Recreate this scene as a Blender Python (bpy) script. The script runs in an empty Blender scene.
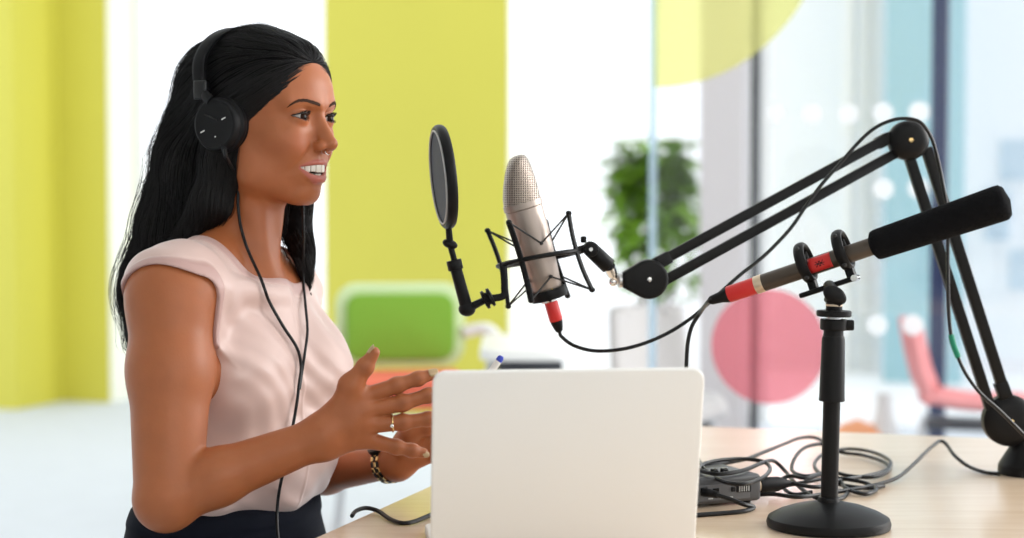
import bpy, bmesh, math, random
import numpy as np
from mathutils import Vector, Matrix

random.seed(7)
rng = np.random.default_rng(7)
SC = bpy.context.scene
COL = SC.collection

# ------------------------------------------------------------------ camera, sky, lights, exposure
FPX = 1700.0
PITCH = math.atan(69.0 / FPX)
CAM_Z = 1.14
cam_data = bpy.data.cameras.new('camera')
cam = bpy.data.objects.new('camera', cam_data)
COL.objects.link(cam)
cam.location = (0, 0, CAM_Z)
cam.rotation_euler = (math.pi / 2 - PITCH, 0, 0)
cam_data.sensor_width = 36
cam_data.lens = 36 * FPX / 1024
cam_data.clip_start = 0.05
cam_data.dof.use_dof = True
cam_data.dof.focus_distance = 2.14
cam_data.dof.aperture_fstop = 2.9
SC.camera = cam

world = bpy.data.worlds.new('world')
SC.world = world
world.use_nodes = True
bg = world.node_tree.nodes['Background']
bg.inputs['Color'].default_value = (0.93, 0.97, 1.0, 1)
bg.inputs['Strength'].default_value = 1.6

def area(name, loc, target, sx, sy, power, color):
    l = bpy.data.lights.new(name, 'AREA')
    l.shape = 'RECTANGLE'
    l.size, l.size_y = sx, sy
    l.energy = power
    l.color = color
    o = bpy.data.objects.new(name, l)
    COL.objects.link(o)
    o.location = loc
    d = Vector(target) - Vector(loc)
    o.rotation_euler = d.to_track_quat('-Z', 'Y').to_euler()
    return o

area('window_light_right', (3.3, 3.0, 2.1), (0.0, 2.2, 1.1), 2.4, 1.8, 120, (1.0, 0.98, 0.95))
area('fill_light_front', (1.5, -1.6, 2.3), (-0.1, 2.2, 1.0), 2.6, 1.6, 27, (1.0, 0.95, 0.88))  # added soft fill from the camera side; no window stands there

_ra = math.radians(18)
_R = lambda u, v, z: (math.cos(_ra) * u + math.sin(_ra) * v, -math.sin(_ra) * u + math.cos(_ra) * v, z)
area('window_light_back', _R(-1.75, 9.3, 1.8), _R(-3.6, 7.6, 1.3), 1.2, 2.6, 45, (1.0, 1.0, 1.0))

SC.view_settings.view_transform = 'Standard'
SC.view_settings.look = 'None'
SC.view_settings.gamma = 1
SC.view_settings.use_curve_mapping = False
SC.view_settings.exposure = 0.0

def P(px, py, Y):
    """a point seen at photo pixel (px, py), Y metres in front of the lens"""
    cx, cy = (px - 512) / FPX, (269 - py) / FPX
    dy = math.cos(PITCH) + cy * math.sin(PITCH)
    dz = -math.sin(PITCH) + cy * math.cos(PITCH)
    s = Y / dy
    return np.array((cx * s, Y, CAM_Z + dz * s))

TABLE_Z = 0.74
def on_table(px, py, z=0.0):
    """where the ray through a pixel meets the height TABLE_Z + z"""
    cy = (269 - py) / FPX
    dy = math.cos(PITCH) + cy * math.sin(PITCH)
    dz = -math.sin(PITCH) + cy * math.cos(PITCH)
    s = (TABLE_Z + z - CAM_Z) / dz
    return np.array(((px - 512) / FPX * s, dy * s, TABLE_Z + z))

# ------------------------------------------------------------------ materials
def mat(name, color, rough=0.5, metal=0.0, spec=0.5, noise=None, bump=None, **kw):
    m = bpy.data.materials.new(name)
    m.use_nodes = True
    nt = m.node_tree
    b = nt.nodes['Principled BSDF']
    b.inputs['Base Color'].default_value = (*color, 1)
    b.inputs['Roughness'].default_value = rough
    b.inputs['Metallic'].default_value = metal
    b.inputs['Specular IOR Level'].default_value = spec
    for k, v in kw.items():
        b.inputs[k.replace('_', ' ')].default_value = v
    if noise or bump:
        tc = nt.nodes.new('ShaderNodeTexCoord')
        tx = nt.nodes.new('ShaderNodeTexNoise')
        tx.inputs['Scale'].default_value = (noise or bump)[0]
        tx.inputs['Detail'].default_value = 4
        nt.links.new(tc.outputs['Object'], tx.inputs['Vector'])
        if noise:
            mx = nt.nodes.new('ShaderNodeMix')
            mx.data_type = 'RGBA'
            mx.inputs[6].default_value = (*[c * (1 - noise[1]) for c in color], 1)
            mx.inputs[7].default_value = (*[min(1, c * (1 + noise[1])) for c in color], 1)
            nt.links.new(tx.outputs['Fac'], mx.inputs[0])
            nt.links.new(mx.outputs[2], b.inputs['Base Color'])
        if bump:
            bp = nt.nodes.new('ShaderNodeBump')
            bp.inputs['Strength'].default_value = bump[1]
            bp.inputs['Distance'].default_value = bump[2]
            if noise:
                t2 = nt.nodes.new('ShaderNodeTexNoise')
                t2.inputs['Scale'].default_value = bump[0]
                nt.links.new(tc.outputs['Object'], t2.inputs['Vector'])
                tx = t2
            nt.links.new(tx.outputs['Fac'], bp.inputs['Height'])
            nt.links.new(bp.outputs['Normal'], b.inputs['Normal'])
    return m

# ------------------------------------------------------------------ object helpers
def link(name, me, m=None, parent=None, smooth=True):
    o = bpy.data.objects.new(name, me)
    COL.objects.link(o)
    if m is not None:
        for mm in (m if isinstance(m, (list, tuple)) else [m]):
            me.materials.append(mm)
    if smooth and len(me.polygons):
        me.polygons.foreach_set('use_smooth', np.ones(len(me.polygons), bool))
    if parent is not None:
        o.parent = parent
        o.matrix_parent_inverse = parent.matrix_basis.inverted()
    return o

def tag(o, label=None, cat=None, group=None, kind=None):
    if label: o['label'] = label
    if cat: o['category'] = cat
    if group: o['group'] = group
    if kind: o['kind'] = kind
    return o

def empty(name, loc, label=None, cat=None, group=None):
    o = bpy.data.objects.new(name, None)
    COL.objects.link(o)
    o.location = tuple(loc)
    o.empty_display_size = 0.05
    return tag(o, label, cat, group)

def np_mesh(name, v, f):
    """fast mesh from numpy quads"""
    me = bpy.data.meshes.new(name)
    v = np.asarray(v, np.float32); f = np.asarray(f, np.int32)
    n = f.shape[1]
    me.vertices.add(len(v)); me.vertices.foreach_set('co', v.ravel())
    me.loops.add(f.size); me.loops.foreach_set('vertex_index', f.ravel())
    me.polygons.add(len(f))
    me.polygons.foreach_set('loop_start', np.arange(0, f.size, n, dtype=np.int32))
    me.polygons.foreach_set('loop_total', np.full(len(f), n, np.int32))
    me.update(calc_edges=True)
    me.validate()
    return me

class MB:
    """collects simple solids, in world coordinates, into one mesh"""
    def __init__(self): self.v = []; self.f = []
    def add(self, v, f):
        n = len(self.v)
        self.v += [tuple(map(float, p)) for p in v]
        self.f += [tuple(i + n for i in q) for q in f]
        return self
    def box(self, c, size, rot=None, bevel=0.0, seg=2):
        bm = bmesh.new()
        bmesh.ops.create_cube(bm, size=1)
        bmesh.ops.scale(bm, vec=size, verts=bm.verts)
        if bevel:
            bmesh.ops.bevel(bm, geom=list(bm.edges), offset=bevel, segments=seg, affect='EDGES', profile=0.5)
        M = Matrix.Translation(Vector(c)) @ (rot.to_4x4() if rot is not None else Matrix())
        bm.transform(M)
        bm.verts.index_update()
        self.add([v.co[:] for v in bm.verts], [[v.index for v in f.verts] for f in bm.faces])
        bm.free()
        return self
    def lathe(self, a, b, prof, n=32, closed_ends=True, M=None):
        """prof: (t along a->b in metres, radius)"""
        a = Vector(a); b = Vector(b)
        d = (b - a).normalized()
        q = d.to_track_quat('Z', 'Y').to_matrix()
        vs, fs = [], []
        for (t, r) in prof:
            for i in range(n):
                an = 2 * math.pi * i / n
                vs.append(a + q @ Vector((r * math.cos(an), r * math.sin(an), t)))
        m = len(prof)
        for j in range(m - 1):
            for i in range(n):
                k = (i + 1) % n
                fs.append((j * n + i, j * n + k, (j + 1) * n + k, (j + 1) * n + i))
        if closed_ends:
            fs.append(tuple(range(n - 1, -1, -1)))
            fs.append(tuple((m - 1) * n + i for i in range(n)))
        return self.add(vs, fs)
    def cyl(self, a, b, r, r2=None, n=24, bev=0.0):
        r2 = r if r2 is None else r2
        L = (Vector(b) - Vector(a)).length
        if bev: pr = [(0, r - bev), (bev * .3, r - bev * .3), (bev, r), (L - bev, r2), (L - bev * .3, r2 - bev * .3), (L, r2 - bev)]
        else: pr = [(0, r), (L, r2)]
        return self.lathe(a, b, pr, n)
    def tube(self, pts, r, n=8, closed=False, flat=None):
        """a tube along a list of points; r a number or a list; flat=(normal, ratio) squashes it"""
        pts = [Vector(p) for p in pts]
        m = len(pts)
        rs = r if hasattr(r, '__len__') else [r] * m
        vs, fs = [], []
        t0 = (pts[1] - pts[0]).normalized()
        up = Vector((0, 0, 1)) if abs(t0.z) < .9 else Vector((1, 0, 0))
        nrm = (up - t0 * up.dot(t0)).normalized()
        for j in range(m):
            if closed: t = (pts[(j + 1) % m] - pts[j - 1])
            else: t = pts[min(j + 1, m - 1)] - pts[max(j - 1, 0)]
            t = t.normalized() if t.length > 1e-9 else t0
            if flat is not None: nrm = Vector(flat[0])
            nrm = nrm - t * nrm.dot(t)
            nrm = nrm.normalized() if nrm.length > 1e-6 else t.orthogonal().normalized()
            bn = t.cross(nrm)
            k = flat[1] if flat is not None else 1.0
            for i in range(n):
                an = 2 * math.pi * (i + .5) / n
                vs.append(pts[j] + nrm * (math.cos(an) * rs[j] * k) + bn * (math.sin(an) * rs[j]))
        for j in range(m if closed else m - 1):
            j2 = (j + 1) % m
            for i in range(n):
                k = (i + 1) % n
                fs.append((j * n + i, j * n + k, j2 * n + k, j2 * n + i))
        if not closed:
            fs.append(tuple(range(n - 1, -1, -1)))
            fs.append(tuple((m - 1) * n + i for i in range(n)))
        return self.add(vs, fs)
    def ell(self, c, r, rot=None, nu=24, nv=14):
        vs, fs = [], []
        c = Vector(c)
        R = rot if rot is not None else Matrix.Identity(3)
        for j in range(1, nv):
            th = math.pi * j / nv
            for i in range(nu):
                ph = 2 * math.pi * i / nu
                vs.append(c + R @ Vector((r[0] * math.sin(th) * math.cos(ph), r[1] * math.sin(th) * math.sin(ph), r[2] * math.cos(th))))
        for j in range(nv - 2):
            for i in range(nu):
                k = (i + 1) % nu
                fs.append((j * nu + i, (j + 1) * nu + i, (j + 1) * nu + k, j * nu + k))
        n = len(vs)
        vs.append(c + R @ Vector((0, 0, r[2]))); vs.append(c - R @ Vector((0, 0, r[2])))
        for i in range(nu):
            k = (i + 1) % nu
            fs.append((n, i, k)); fs.append((n + 1, (nv - 2) * nu + k, (nv - 2) * nu + i))
        return self.add(vs, fs)
    def prism(self, poly, o, ex, ey, ez, depth, bevel=0.0, seg=3):
        """polygon (2-D) in the plane ex, ey extruded by depth along ez, rounded by bevel"""
        bm = bmesh.new()
        o, ex, ey, ez = Vector(o), Vector(ex), Vector(ey), Vector(ez)
        vb = [bm.verts.new(o + ex * x + ey * y) for x, y in poly]
        f = bm.faces.new(vb)
        r = bmesh.ops.extrude_face_region(bm, geom=[f])
        bmesh.ops.translate(bm, verts=[g for g in r['geom'] if isinstance(g, bmesh.types.BMVert)], vec=ez * depth)
        bmesh.ops.recalc_face_normals(bm, faces=bm.faces)
        if bevel:
            es = [e for e in bm.edges if any(len(ff.verts) > 4 for ff in e.link_faces)]
            bmesh.ops.bevel(bm, geom=es, offset=bevel, segments=seg, affect='EDGES', profile=0.5)
        bm.verts.index_update()
        self.add([v.co[:] for v in bm.verts], [[v.index for v in f.verts] for f in bm.faces])
        bm.free()
        return self
    def build(self, name, m, parent=None, smooth=True, sharp=35):
        me = bpy.data.meshes.new(name)
        me.from_pydata(self.v, [], self.f)
        bm = bmesh.new(); bm.from_mesh(me)
        bmesh.ops.recalc_face_normals(bm, faces=bm.faces)
        bm.to_mesh(me); bm.free()
        o = link(name, me, m, parent, smooth)
        if smooth and sharp:
            me.set_sharp_from_angle(angle=math.radians(sharp))
        return o

def rrect(w, h, r, n=6):
    out = []
    for cx, cy, a0 in ((w / 2 - r, h / 2 - r, 0), (-w / 2 + r, h / 2 - r, 90), (-w / 2 + r, -h / 2 + r, 180), (w / 2 - r, -h / 2 + r, 270)):
        for i in range(n + 1):
            a = math.radians(a0 + 90 * i / n)
            out.append((cx + r * math.cos(a), cy + r * math.sin(a)))
    return out

def spline(pts, n=8, closed=False):
    """Catmull-Rom through the points"""
    p = [Vector(q) for q in pts]
    out = []
    m = len(p)
    for i in range(m if closed else m - 1):
        if closed: a, b, c, d = p[i - 1], p[i], p[(i + 1) % m], p[(i + 2) % m]
        else: a, b, c, d = p[max(i - 1, 0)], p[i], p[i + 1], p[min(i + 2, m - 1)]
        for k in range(n):
            t = k / n
            out.append(0.5 * ((2 * b) + (c - a) * t + (2 * a - 5 * b + 4 * c - d) * t * t + (3 * b - a - 3 * c + d) * t ** 3))
    if not closed: out.append(p[-1])
    return out

# ------------------------------------------------------------------ implicit surfaces
def sp(p, c, r): return np.linalg.norm(p - np.asarray(c, p.dtype), axis=1) - r
def cone(p, a, b, r1, r2):
    a = np.asarray(a, np.float32); b = np.asarray(b, np.float32)
    ab = b - a
    t = np.clip(((p - a) @ ab) / max(float(ab @ ab), 1e-12), 0, 1)
    return np.linalg.norm(p - (a + t[:, None] * ab), axis=1) - (r1 + (r2 - r1) * t)
def ell(p, c, r, R=None):
    q = p - np.asarray(c, np.float32)
    if R is not None: q = q @ np.asarray(R, np.float32).T      # rows of R are the axes
    r = np.asarray(r, np.float32)
    k0 = np.linalg.norm(q / r, axis=1)
    k1 = np.linalg.norm(q / (r * r), axis=1)
    return k0 * (k0 - 1.0) / np.maximum(k1, 1e-9)
def smin(a, b, k):
    h = np.maximum(k - np.abs(a - b), 0) / k
    return np.minimum(a, b) - h * h * k * 0.25
def smax(a, b, k): return -smin(-a, -b, k)
def chain(p, pts, rs, k=None):
    d = None
    for i in range(len(pts) - 1):
        e = cone(p, pts[i], pts[i + 1], rs[i], rs[i + 1])
        d = e if d is None else (smin(d, e, k) if k else np.minimum(d, e))
    return d
def sstep(a, b, x):
    t = np.clip((x - a) / (b - a), 0, 1)
    return t * t * (3 - 2 * t)

def surface_net(fn, lo, hi, h, B=8, margin=1.6, newton=2):
    """mesh of fn = 0 (numpy function of points), sampled only near the surface"""
    lo = np.asarray(lo, float); hi = np.asarray(hi, float)
    nb = np.ceil((hi - lo) / (h * B)).astype(int)
    gi = np.stack(np.meshgrid(*[np.arange(n) for n in nb], indexing='ij'), -1).reshape(-1, 3)
    cen = lo + (gi + .5) * h * B
    d = fn(cen.astype(np.float32))
    blk = gi[np.abs(d) < h * B * 0.87 * margin]
    dims = nb * B + 1
    off = np.stack(np.meshgrid(*[np.arange(B + 1)] * 3, indexing='ij'), -1)
    verts, keys = [], []
    ek = [[], [], []]; es = [[], [], []]
    key = lambda c: (c[..., 0] * int(dims[1]) + c[..., 1]) * int(dims[2]) + c[..., 2]
    for s in range(0, len(blk), 400):
        bb = blk[s:s + 400]
        idx = bb[:, None, None, None, :] * B + off[None]
        pts = (lo + idx.reshape(-1, 3) * h).astype(np.float32)
        D = fn(pts).reshape(len(bb), B + 1, B + 1, B + 1)
        S = D < 0
        cs = [S[:, i:i + B, j:j + B, k:k + B] for i in (0, 1) for j in (0, 1) for k in (0, 1)]
        sm = sum(c.astype(np.int8) for c in cs)
        act = np.argwhere((sm > 0) & (sm < 8))
        if not len(act): continue
        n, x, y, z = act.T
        acc = np.zeros((len(act), 3)); cnt = np.zeros(len(act))
        for ax in range(3):
            o1, o2 = [a for a in range(3) if a != ax]
            for u in (0, 1):
                for w in (0, 1):
                    c0 = [0, 0, 0]; c0[o1] = u; c0[o2] = w
                    c1 = list(c0); c1[ax] = 1
                    d0 = D[n, x + c0[0], y + c0[1], z + c0[2]]; d1 = D[n, x + c1[0], y + c1[1], z + c1[2]]
                    cr = (d0 < 0) != (d1 < 0)
                    t = np.where(cr, d0 / np.where(cr, d0 - d1, 1), 0)
                    q = np.zeros((len(act), 3)); q[:, o1] = u; q[:, o2] = w; q[:, ax] = t
                    acc += q * cr[:, None]; cnt += cr
        cell = bb[n] * B + act[:, 1:]
        verts.append(lo + (cell + acc / cnt[:, None]) * h)
        keys.append(key(cell))
        for ax in range(3):                      # edges at the low corner of each cell
            sl0 = S[:, :B, :B, :B]
            sh = [slice(0, B)] * 3; sh[ax] = slice(1, B + 1)
            sl1 = S[(slice(None),) + tuple(sh)]
            e = np.argwhere(sl0 != sl1)
            if len(e):
                ek[ax].append(bb[e[:, 0]] * B + e[:, 1:])
                es[ax].append(sl0[e[:, 0], e[:, 1], e[:, 2], e[:, 3]])
    V = np.concatenate(verts); K = np.concatenate(keys)
    order = np.argsort(K); K = K[order]; V = V[order]
    F = []
    for ax in range(3):
        c = np.concatenate(ek[ax]); sg = np.concatenate(es[ax])
        o1, o2 = (ax + 1) % 3, (ax + 2) % 3
        quad = []
        ok = np.ones(len(c), bool)
        for du, dw in ((0, 0), (1, 0), (1, 1), (0, 1)):
            cc = c.copy(); cc[:, o1] -= du; cc[:, o2] -= dw
            kk = key(cc)
            i = np.clip(np.searchsorted(K, kk), 0, len(K) - 1)
            ok &= (K[i] == kk) & (cc.min(1) >= 0)
            quad.append(i)
        q = np.stack(quad, 1)
        q[~sg] = q[~sg][:, ::-1]
        F.append(q[ok])
    F = np.concatenate(F)
    for _ in range(newton):
        d, g = grad(fn, V, h * .35)
        V = V - g * np.clip(d, -h, h)[:, None] * .9
    return V, F

TET = np.array([(1, -1, -1), (-1, -1, 1), (-1, 1, -1), (1, 1, 1)], np.float32)
def grad(fn, V, e):
    V = V.astype(np.float32)
    ds = [fn(V + t * e) for t in TET]
    g = sum(d[:, None] * t for d, t in zip(ds, TET))
    ln = np.linalg.norm(g, axis=1)
    g = g / np.maximum(ln, 1e-12)[:, None]
    sl = np.maximum(ln / (4 * e), .3)
    return (sum(ds) / 4) / sl, g
def project(fn, p, off=0.0, it=6, e=0.001):
    p = np.atleast_2d(np.asarray(p, np.float32)).copy()
    for _ in range(it):
        d, g = grad(fn, p, e)
        p = p - g * (d - off)[:, None]
    return p, g
# ------------------------------------------------------------------ the woman: frames
HY = math.radians(61)                                   # heading of the face, from "at the lens" towards the right
HO = P(318.5, 118, 2.22)                                # midpoint between the eyes
HF = np.array((math.sin(HY), -math.cos(HY), 0.0)); HL = np.array((math.cos(HY), math.sin(HY), 0.0)); HU = np.array((0, 0, 1.0))
HM = np.stack([HF, HL, HU]).astype(np.float32)          # rows: forward, left, up
def to_head(p): return ((p - HO.astype(np.float32)) @ HM.T) * 1000.0
def head(x, y, z): return HO + (HF * x + HL * y + HU * z) / 1000.0

TY = math.radians(57)
TF = np.array((math.sin(TY), -math.cos(TY), 0.0)); TL = np.array((math.cos(TY), math.sin(TY), 0.0))
TM = np.stack([TF, TL, HU]).astype(np.float32)

EYE = 29.6; EYE_R = 12.0; EYE_X = -11.2
def lid_curves(y):
    """upper and lower edge of the eye opening (mm above the eye line) at distance y from the nose"""
    t = np.clip((y - 15.1) / 29.0, 0, 1)
    up = -1.6 + 3.2 * t + 5.7 * (np.maximum(np.sin(np.pi * np.clip(t, 0, 1) ** .85), 0) ** .8)
    lo = -1.6 + 3.2 * t - 3.7 * (np.maximum(np.sin(np.pi * np.clip(t, 0, 1) ** 1.15), 0) ** .9)
    return up, lo

# mouth: an open smile; the arc (x, |y|, z) of the upper and lower lip lines
UPPER = [(7, 0, -60.5), (6.3, 6, -60), (3, 14, -60.8), (-3.5, 22, -62.3), (-12, 28, -64)]
LOWER = [(4.5, 0, -76.8), (3.6, 7, -76.2), (0, 15, -73.4), (-5.5, 22, -68.5), (-12, 28, -64.6)]
def arc_y(tab, y):
    ys = [a[1] for a in tab]
    return np.interp(y, ys, [a[0] for a in tab]), np.interp(y, ys, [a[2] for a in tab])

def head_sdf(q):
    """q in head millimetres"""
    p = q.copy(); p[:, 1] = np.sqrt(p[:, 1] ** 2 + .5)
    d = ell(p, (-90, 0, 27), (93, 72, 84))
    d = smin(d, ell(p, (-49, 0, 34), (55, 60, 47)), 20)
    d = smin(d, ell(p, (-50, 0, -38), (52, 55, 68)), 24)
    jaw = cone(p, (-72, 43, -72), (-29, 13, -97), 17, 12)
    d = smin(d, jaw, 26)
    d = smin(d, cone(p, (-72, 45, -72), (-80, 52, -20), 17, 17), 30)
    d = smin(d, ell(p, (-20, 0, -98), (13, 16, 13)), 16)
    d = smin(d, ell(p, (-38, 39, -24), (24, 21, 17)), 18)          # cheekbone
    d = smin(d, ell(p, (-22, 31, -36), (17, 16, 16)), 16)          # cheek raised by the smile
    d = smin(d, ell(p, (-22, 0, -66), (24, 28, 24)), 14)           # mouth mound
    d = smin(d, cone(p, (-1, 7, 16), (-15, 44, 20), 8, 7), 14)     # brow
    d = smax(d, -ell(p, (6, 29, 1), (12, 15, 9)), 14)            # socket
    d = smax(d, -ell(p, (10, 12, 1), (8, 5, 9)), 8)
    d = smin(d, ell(p, (-16, 29, -17), (10.5, 15, 10)), 12)
    # eyelids
    ball = sp(p, (EYE_X, EYE, 0), EYE_R + 1.6)
    d = smin(d, np.maximum(ball, -p[:, 0] - 14), 5)
    up, lo = lid_curves(p[:, 1])
    crease = np.abs(p[:, 2] - (up + 4.2)) ; infr = sstep(0, 1, (p[:, 0] + 10) / 6) * sstep(17, 22, p[:, 1]) * (1 - sstep(43, 47, p[:, 1]))
    d = d + 1.1 * np.exp(-(crease / 1.1) ** 2) * infr
    open_ = np.maximum(np.maximum(p[:, 2] - up, lo - p[:, 2]), np.maximum(15.1 - p[:, 1], p[:, 1] - 44.1))
    open_ = np.maximum(open_, -p[:, 0] - 12)
    d = smax(d, -np.maximum(open_, -sp(p, (EYE_X, EYE, 0), EYE_R - 1.5)), 1.0)
    # nose
    nose = cone(p, (1.5, 0, 2), (20.5, 0, -32), 5.4, 6.4)
    nose = smin(nose, sp(p, (21.0, 0, -35.0), 7.2), 5)
    nose = smin(nose, cone(p, (1, 2.5, -10), (12, 5, -34), 5, 5.6), 8)
    ala = ell(p, (10, 11.6, -37), (9.2, 5.6, 6.4))
    nose = smin(nose, ala, 4)
    nose = smin(nose, cone(p, (19, 0, -38), (10, 0, -43), 3.6, 4), 4)
    d = smin(d, nose, 7)
    d = smax(d, -ell(p, (13.5, 6.0, -42.5), (5.2, 2.5, 3.2)), 1.4)
    d = d + 1.2 * np.exp(-(((p[:, 0] - 1) / 6) ** 2 + ((p[:, 1] - 19) / 2.6) ** 2 + ((p[:, 2] + 40) / 7) ** 2))
    # smile fold from the nose wing round the mouth corner
    fy = 19 + np.interp(-p[:, 2], [38, 50, 62, 76], [0, 8, 15, 17])
    d = d + 0.9 * np.exp(-((p[:, 1] - fy) / 4.2) ** 2) * sstep(36, 44, -p[:, 2]) * (1 - sstep(66, 78, -p[:, 2])) * (p[:, 0] > -40)
    d = d - 0.7 * np.exp(-((p[:, 1] - fy - 8) / 6) ** 2) * sstep(36, 46, -p[:, 2]) * (1 - sstep(60, 74, -p[:, 2])) * (p[:, 0] > -40)
    # philtrum
    d = d + .8 * np.exp(-(p[:, 1] / 2.6) ** 2) * sstep(46, 49, -p[:, 2]) * (1 - sstep(53, 57, -p[:, 2])) * (p[:, 0] > 0)
    # lips
    near = (p[:, 0] > -25) & (p[:, 2] < -45) & (p[:, 2] > -95) & (p[:, 1] < 40)
    if near.any():
        s = p[near]; dn = d[near]
        rU = (2.9, 3.1, 2.9, 2.4, 1.6)
        pu = [(a[0] - 3.6, a[1], a[2] + 2.1) for a in UPPER]
        pl = [(a[0] - 4.2, a[1], a[2] - 3.6) for a in LOWER]
        ul = chain(s, pu, rU)
        ll = chain(s, pl, (5.4, 5.4, 4.7, 3.3, 1.8))
        xu, zu = arc_y(UPPER, s[:, 1]); xl, zl = arc_y(LOWER, s[:, 1])
        gap = np.maximum(np.maximum(s[:, 2] - zu, zl - s[:, 2]), s[:, 1] - 28)
        gap = np.maximum(gap, -(s[:, 0] + 26))
        dn = smax(dn, -gap, 2.0)
        dn = smin(dn, ul, 3.0)
        dn = smin(dn, ll, 3.4)
        dn = dn + 1.6 * np.exp(-((s[:, 2] + 88.5) / 3.6) ** 2 - (s[:, 1] / 15) ** 2)
        d[near] = dn
    # ears
    d = smin(d, ell(p, (-93, 71, -10), (17, 5, 28)), 5)
    return d

# ------------------------------------------------------------------ neck, torso, arms, hands
f32 = lambda a: np.asarray(a, np.float32)
RS, RE, RW = P(172, 296, 2.11), P(168, 496, 2.035), P(322, 437, 2.055)
LS, LE, LW = P(272, 303, 2.39), P(296, 476, 2.45), P(396, 461, 2.30)
CH = P(240, 345, 2.26)

def neck_sdf(p):
    d = cone(p, head(-104, 0, -40), P(238, 262, 2.268), .047, .048)
    d = smin(d, cone(p, head(-98, 26, -50), P(271, 284, 2.235), .013, .009), .02)     # neck muscle
    d = smin(d, cone(p, head(-95, -32, -50), P(267, 286, 2.225), .014, .009), .02)
    return d
def torso_sdf(p):
    d = ell(p, P(236, 352, 2.26), (.098, .140, .130), TM)
    d = smin(d, ell(p, P(232, 455, 2.27), (.080, .112, .14), TM), .08)
    d = smin(d, ell(p, P(226, 560, 2.275), (.100, .152, .13), TM), .08)
    d = smin(d, cone(p, P(184, 292, 2.13), P(280, 294, 2.375), .046, .046), .04)
    d = smin(d, cone(p, P(233, 241, 2.265), P(186, 283, 2.14), .035, .034), .03)
    d = smin(d, cone(p, P(240, 245, 2.275), P(280, 284, 2.365), .030, .034), .03)
    d = smin(d, cone(p, P(279, 296, 2.22), P(212, 287, 2.105), .009, .010), .014)       # collar bone
    for s in (-1, 1):
        c = CH + TF * .060 + TL * .066 * s + HU * -.036
        d = smin(d, ell(p, c, (.053, .060, .060), TM), .03)
    return d
def arm_sdf(p, S, E, W, sc=1.0):
    S, E, W = map(f32, (S, E, W))
    d = sp(p, S + f32((0, 0, -.001)), .0505 * sc)
    mid = S * .62 + E * .38
    d = smin(d, chain(p, (S, mid, E), (.052 * sc, .0505 * sc, .0405 * sc), .02), .03)
    fm = E * .68 + W * .32
    d = smin(d, chain(p, (E, fm, W), (.0385 * sc, .0335 * sc, .0240 * sc), .015), .008)
    d = smin(d, sp(p, E + (E - W) / np.linalg.norm(E - W) * .004 + f32((0, 0, -.006)), .034), .012)
    return d

def finger(p, pts, rs):
    pts = [f32(a) for a in pts]
    d = chain(p, pts, rs, .006)
    for j in (1, 2):                                            # slightly thicker knuckles
        d = smin(d, sp(p, pts[j], rs[j] * 1.02), .004)
    return d
RH = dict(
    index=[P(361, 398, 2.058), P(397, 385.2, 2.062), P(418, 378.8, 2.066), P(432, 374.6, 2.070)],
    middle=[P(364, 411, 2.054), P(403, 403, 2.060), P(428, 395.5, 2.066), P(445, 390.5, 2.072)],
    ring=[P(365, 425, 2.054), P(403, 422.5, 2.060), P(428, 419, 2.068), P(446, 417, 2.076)],
    pinky=[P(364, 439, 2.058), P(396, 447, 2.062), P(412, 450.5, 2.066), P(423.5, 453, 2.070)],
    thumb=[P(336, 416, 2.060), P(351, 386, 2.052), P(365, 367, 2.048), P(374.2, 352.5, 2.046)])
RHR = dict(index=(.0114, .0091, .0081, .0068), middle=(.0116, .0093, .0083, .0070), ring=(.0113, .0092, .0082, .0068),
           pinky=(.0110, .0084, .0074, .0061), thumb=(.0150, .0116, .0099, .0070))
LH = dict(
    index=[P(421, 428, 2.275), P(444, 416, 2.262), P(462, 411, 2.255), P(474, 411, 2.245)],
    middle=[P(423, 439, 2.280), P(447, 431, 2.268), P(466, 428, 2.258), P(478, 428, 2.250)],
    ring=[P(422, 449, 2.283), P(444, 444, 2.272), P(462, 442, 2.262), P(474, 442, 2.254)],
    pinky=[P(419, 458, 2.286), P(435, 456, 2.278), P(448, 455, 2.270), P(458, 455, 2.264)],
    thumb=[P(406, 443, 2.272), P(412, 430, 2.255), P(430, 427, 2.245), P(446, 426, 2.240)])
def hand_sdf(p, H, W, k=.008):
    W = f32(W)
    d = None
    fs = []
    d = sp(p, W, .0245)
    ends = {n: f32(H[n][0]) for n in ('index', 'middle', 'ring', 'pinky')}
    th = f32(H['thumb'][0])
    for i, n in enumerate(('index', 'middle', 'ring', 'pinky')):
        st = W + (ends[n] - W) * .12
        st = st + (ends['index'] - ends['pinky']) * (.16 - .11 * i)
        d = smin(d, cone(p, st, ends[n], .0165, RHR[n][0] * 1.02), .012)
    m = (ends['index'] + ends['pinky'] + ends['middle'] + W) / 4
    d = smin(d, sp(p, m, .0135), .02)
    d = smin(d, cone(p, W + (th - W) * .3, th, .016, .0165), .014)
    d = smin(d, finger(p, H['thumb'], RHR['thumb']), .010)
    d = smin(d, cone(p, H['thumb'][1], ends['index'] * .8 + W * .2, .008, .008), .022)  # web of the thumb
    for n in ('index', 'middle', 'ring', 'pinky'):
        fs.append(finger(p, H[n], RHR[n]))
    f = fs[0]
    for e in fs[1:]: f = smin(f, e, .0022)
    return smin(d, f, .006)

def boxed(fn, lo, hi, pad):
    lo = f32(lo) - pad; hi = f32(hi) + pad
    def g(p, *a):
        o = np.linalg.norm(np.maximum(np.maximum(lo - p, p - hi), 0), axis=1) + pad * .8
        m = ((p > lo) & (p < hi)).all(1)
        if m.any(): o[m] = fn(p[m], *a)
        return o
    return g
def bb(pts): pts = np.asarray(pts); return pts.min(0), pts.max(0)

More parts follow.
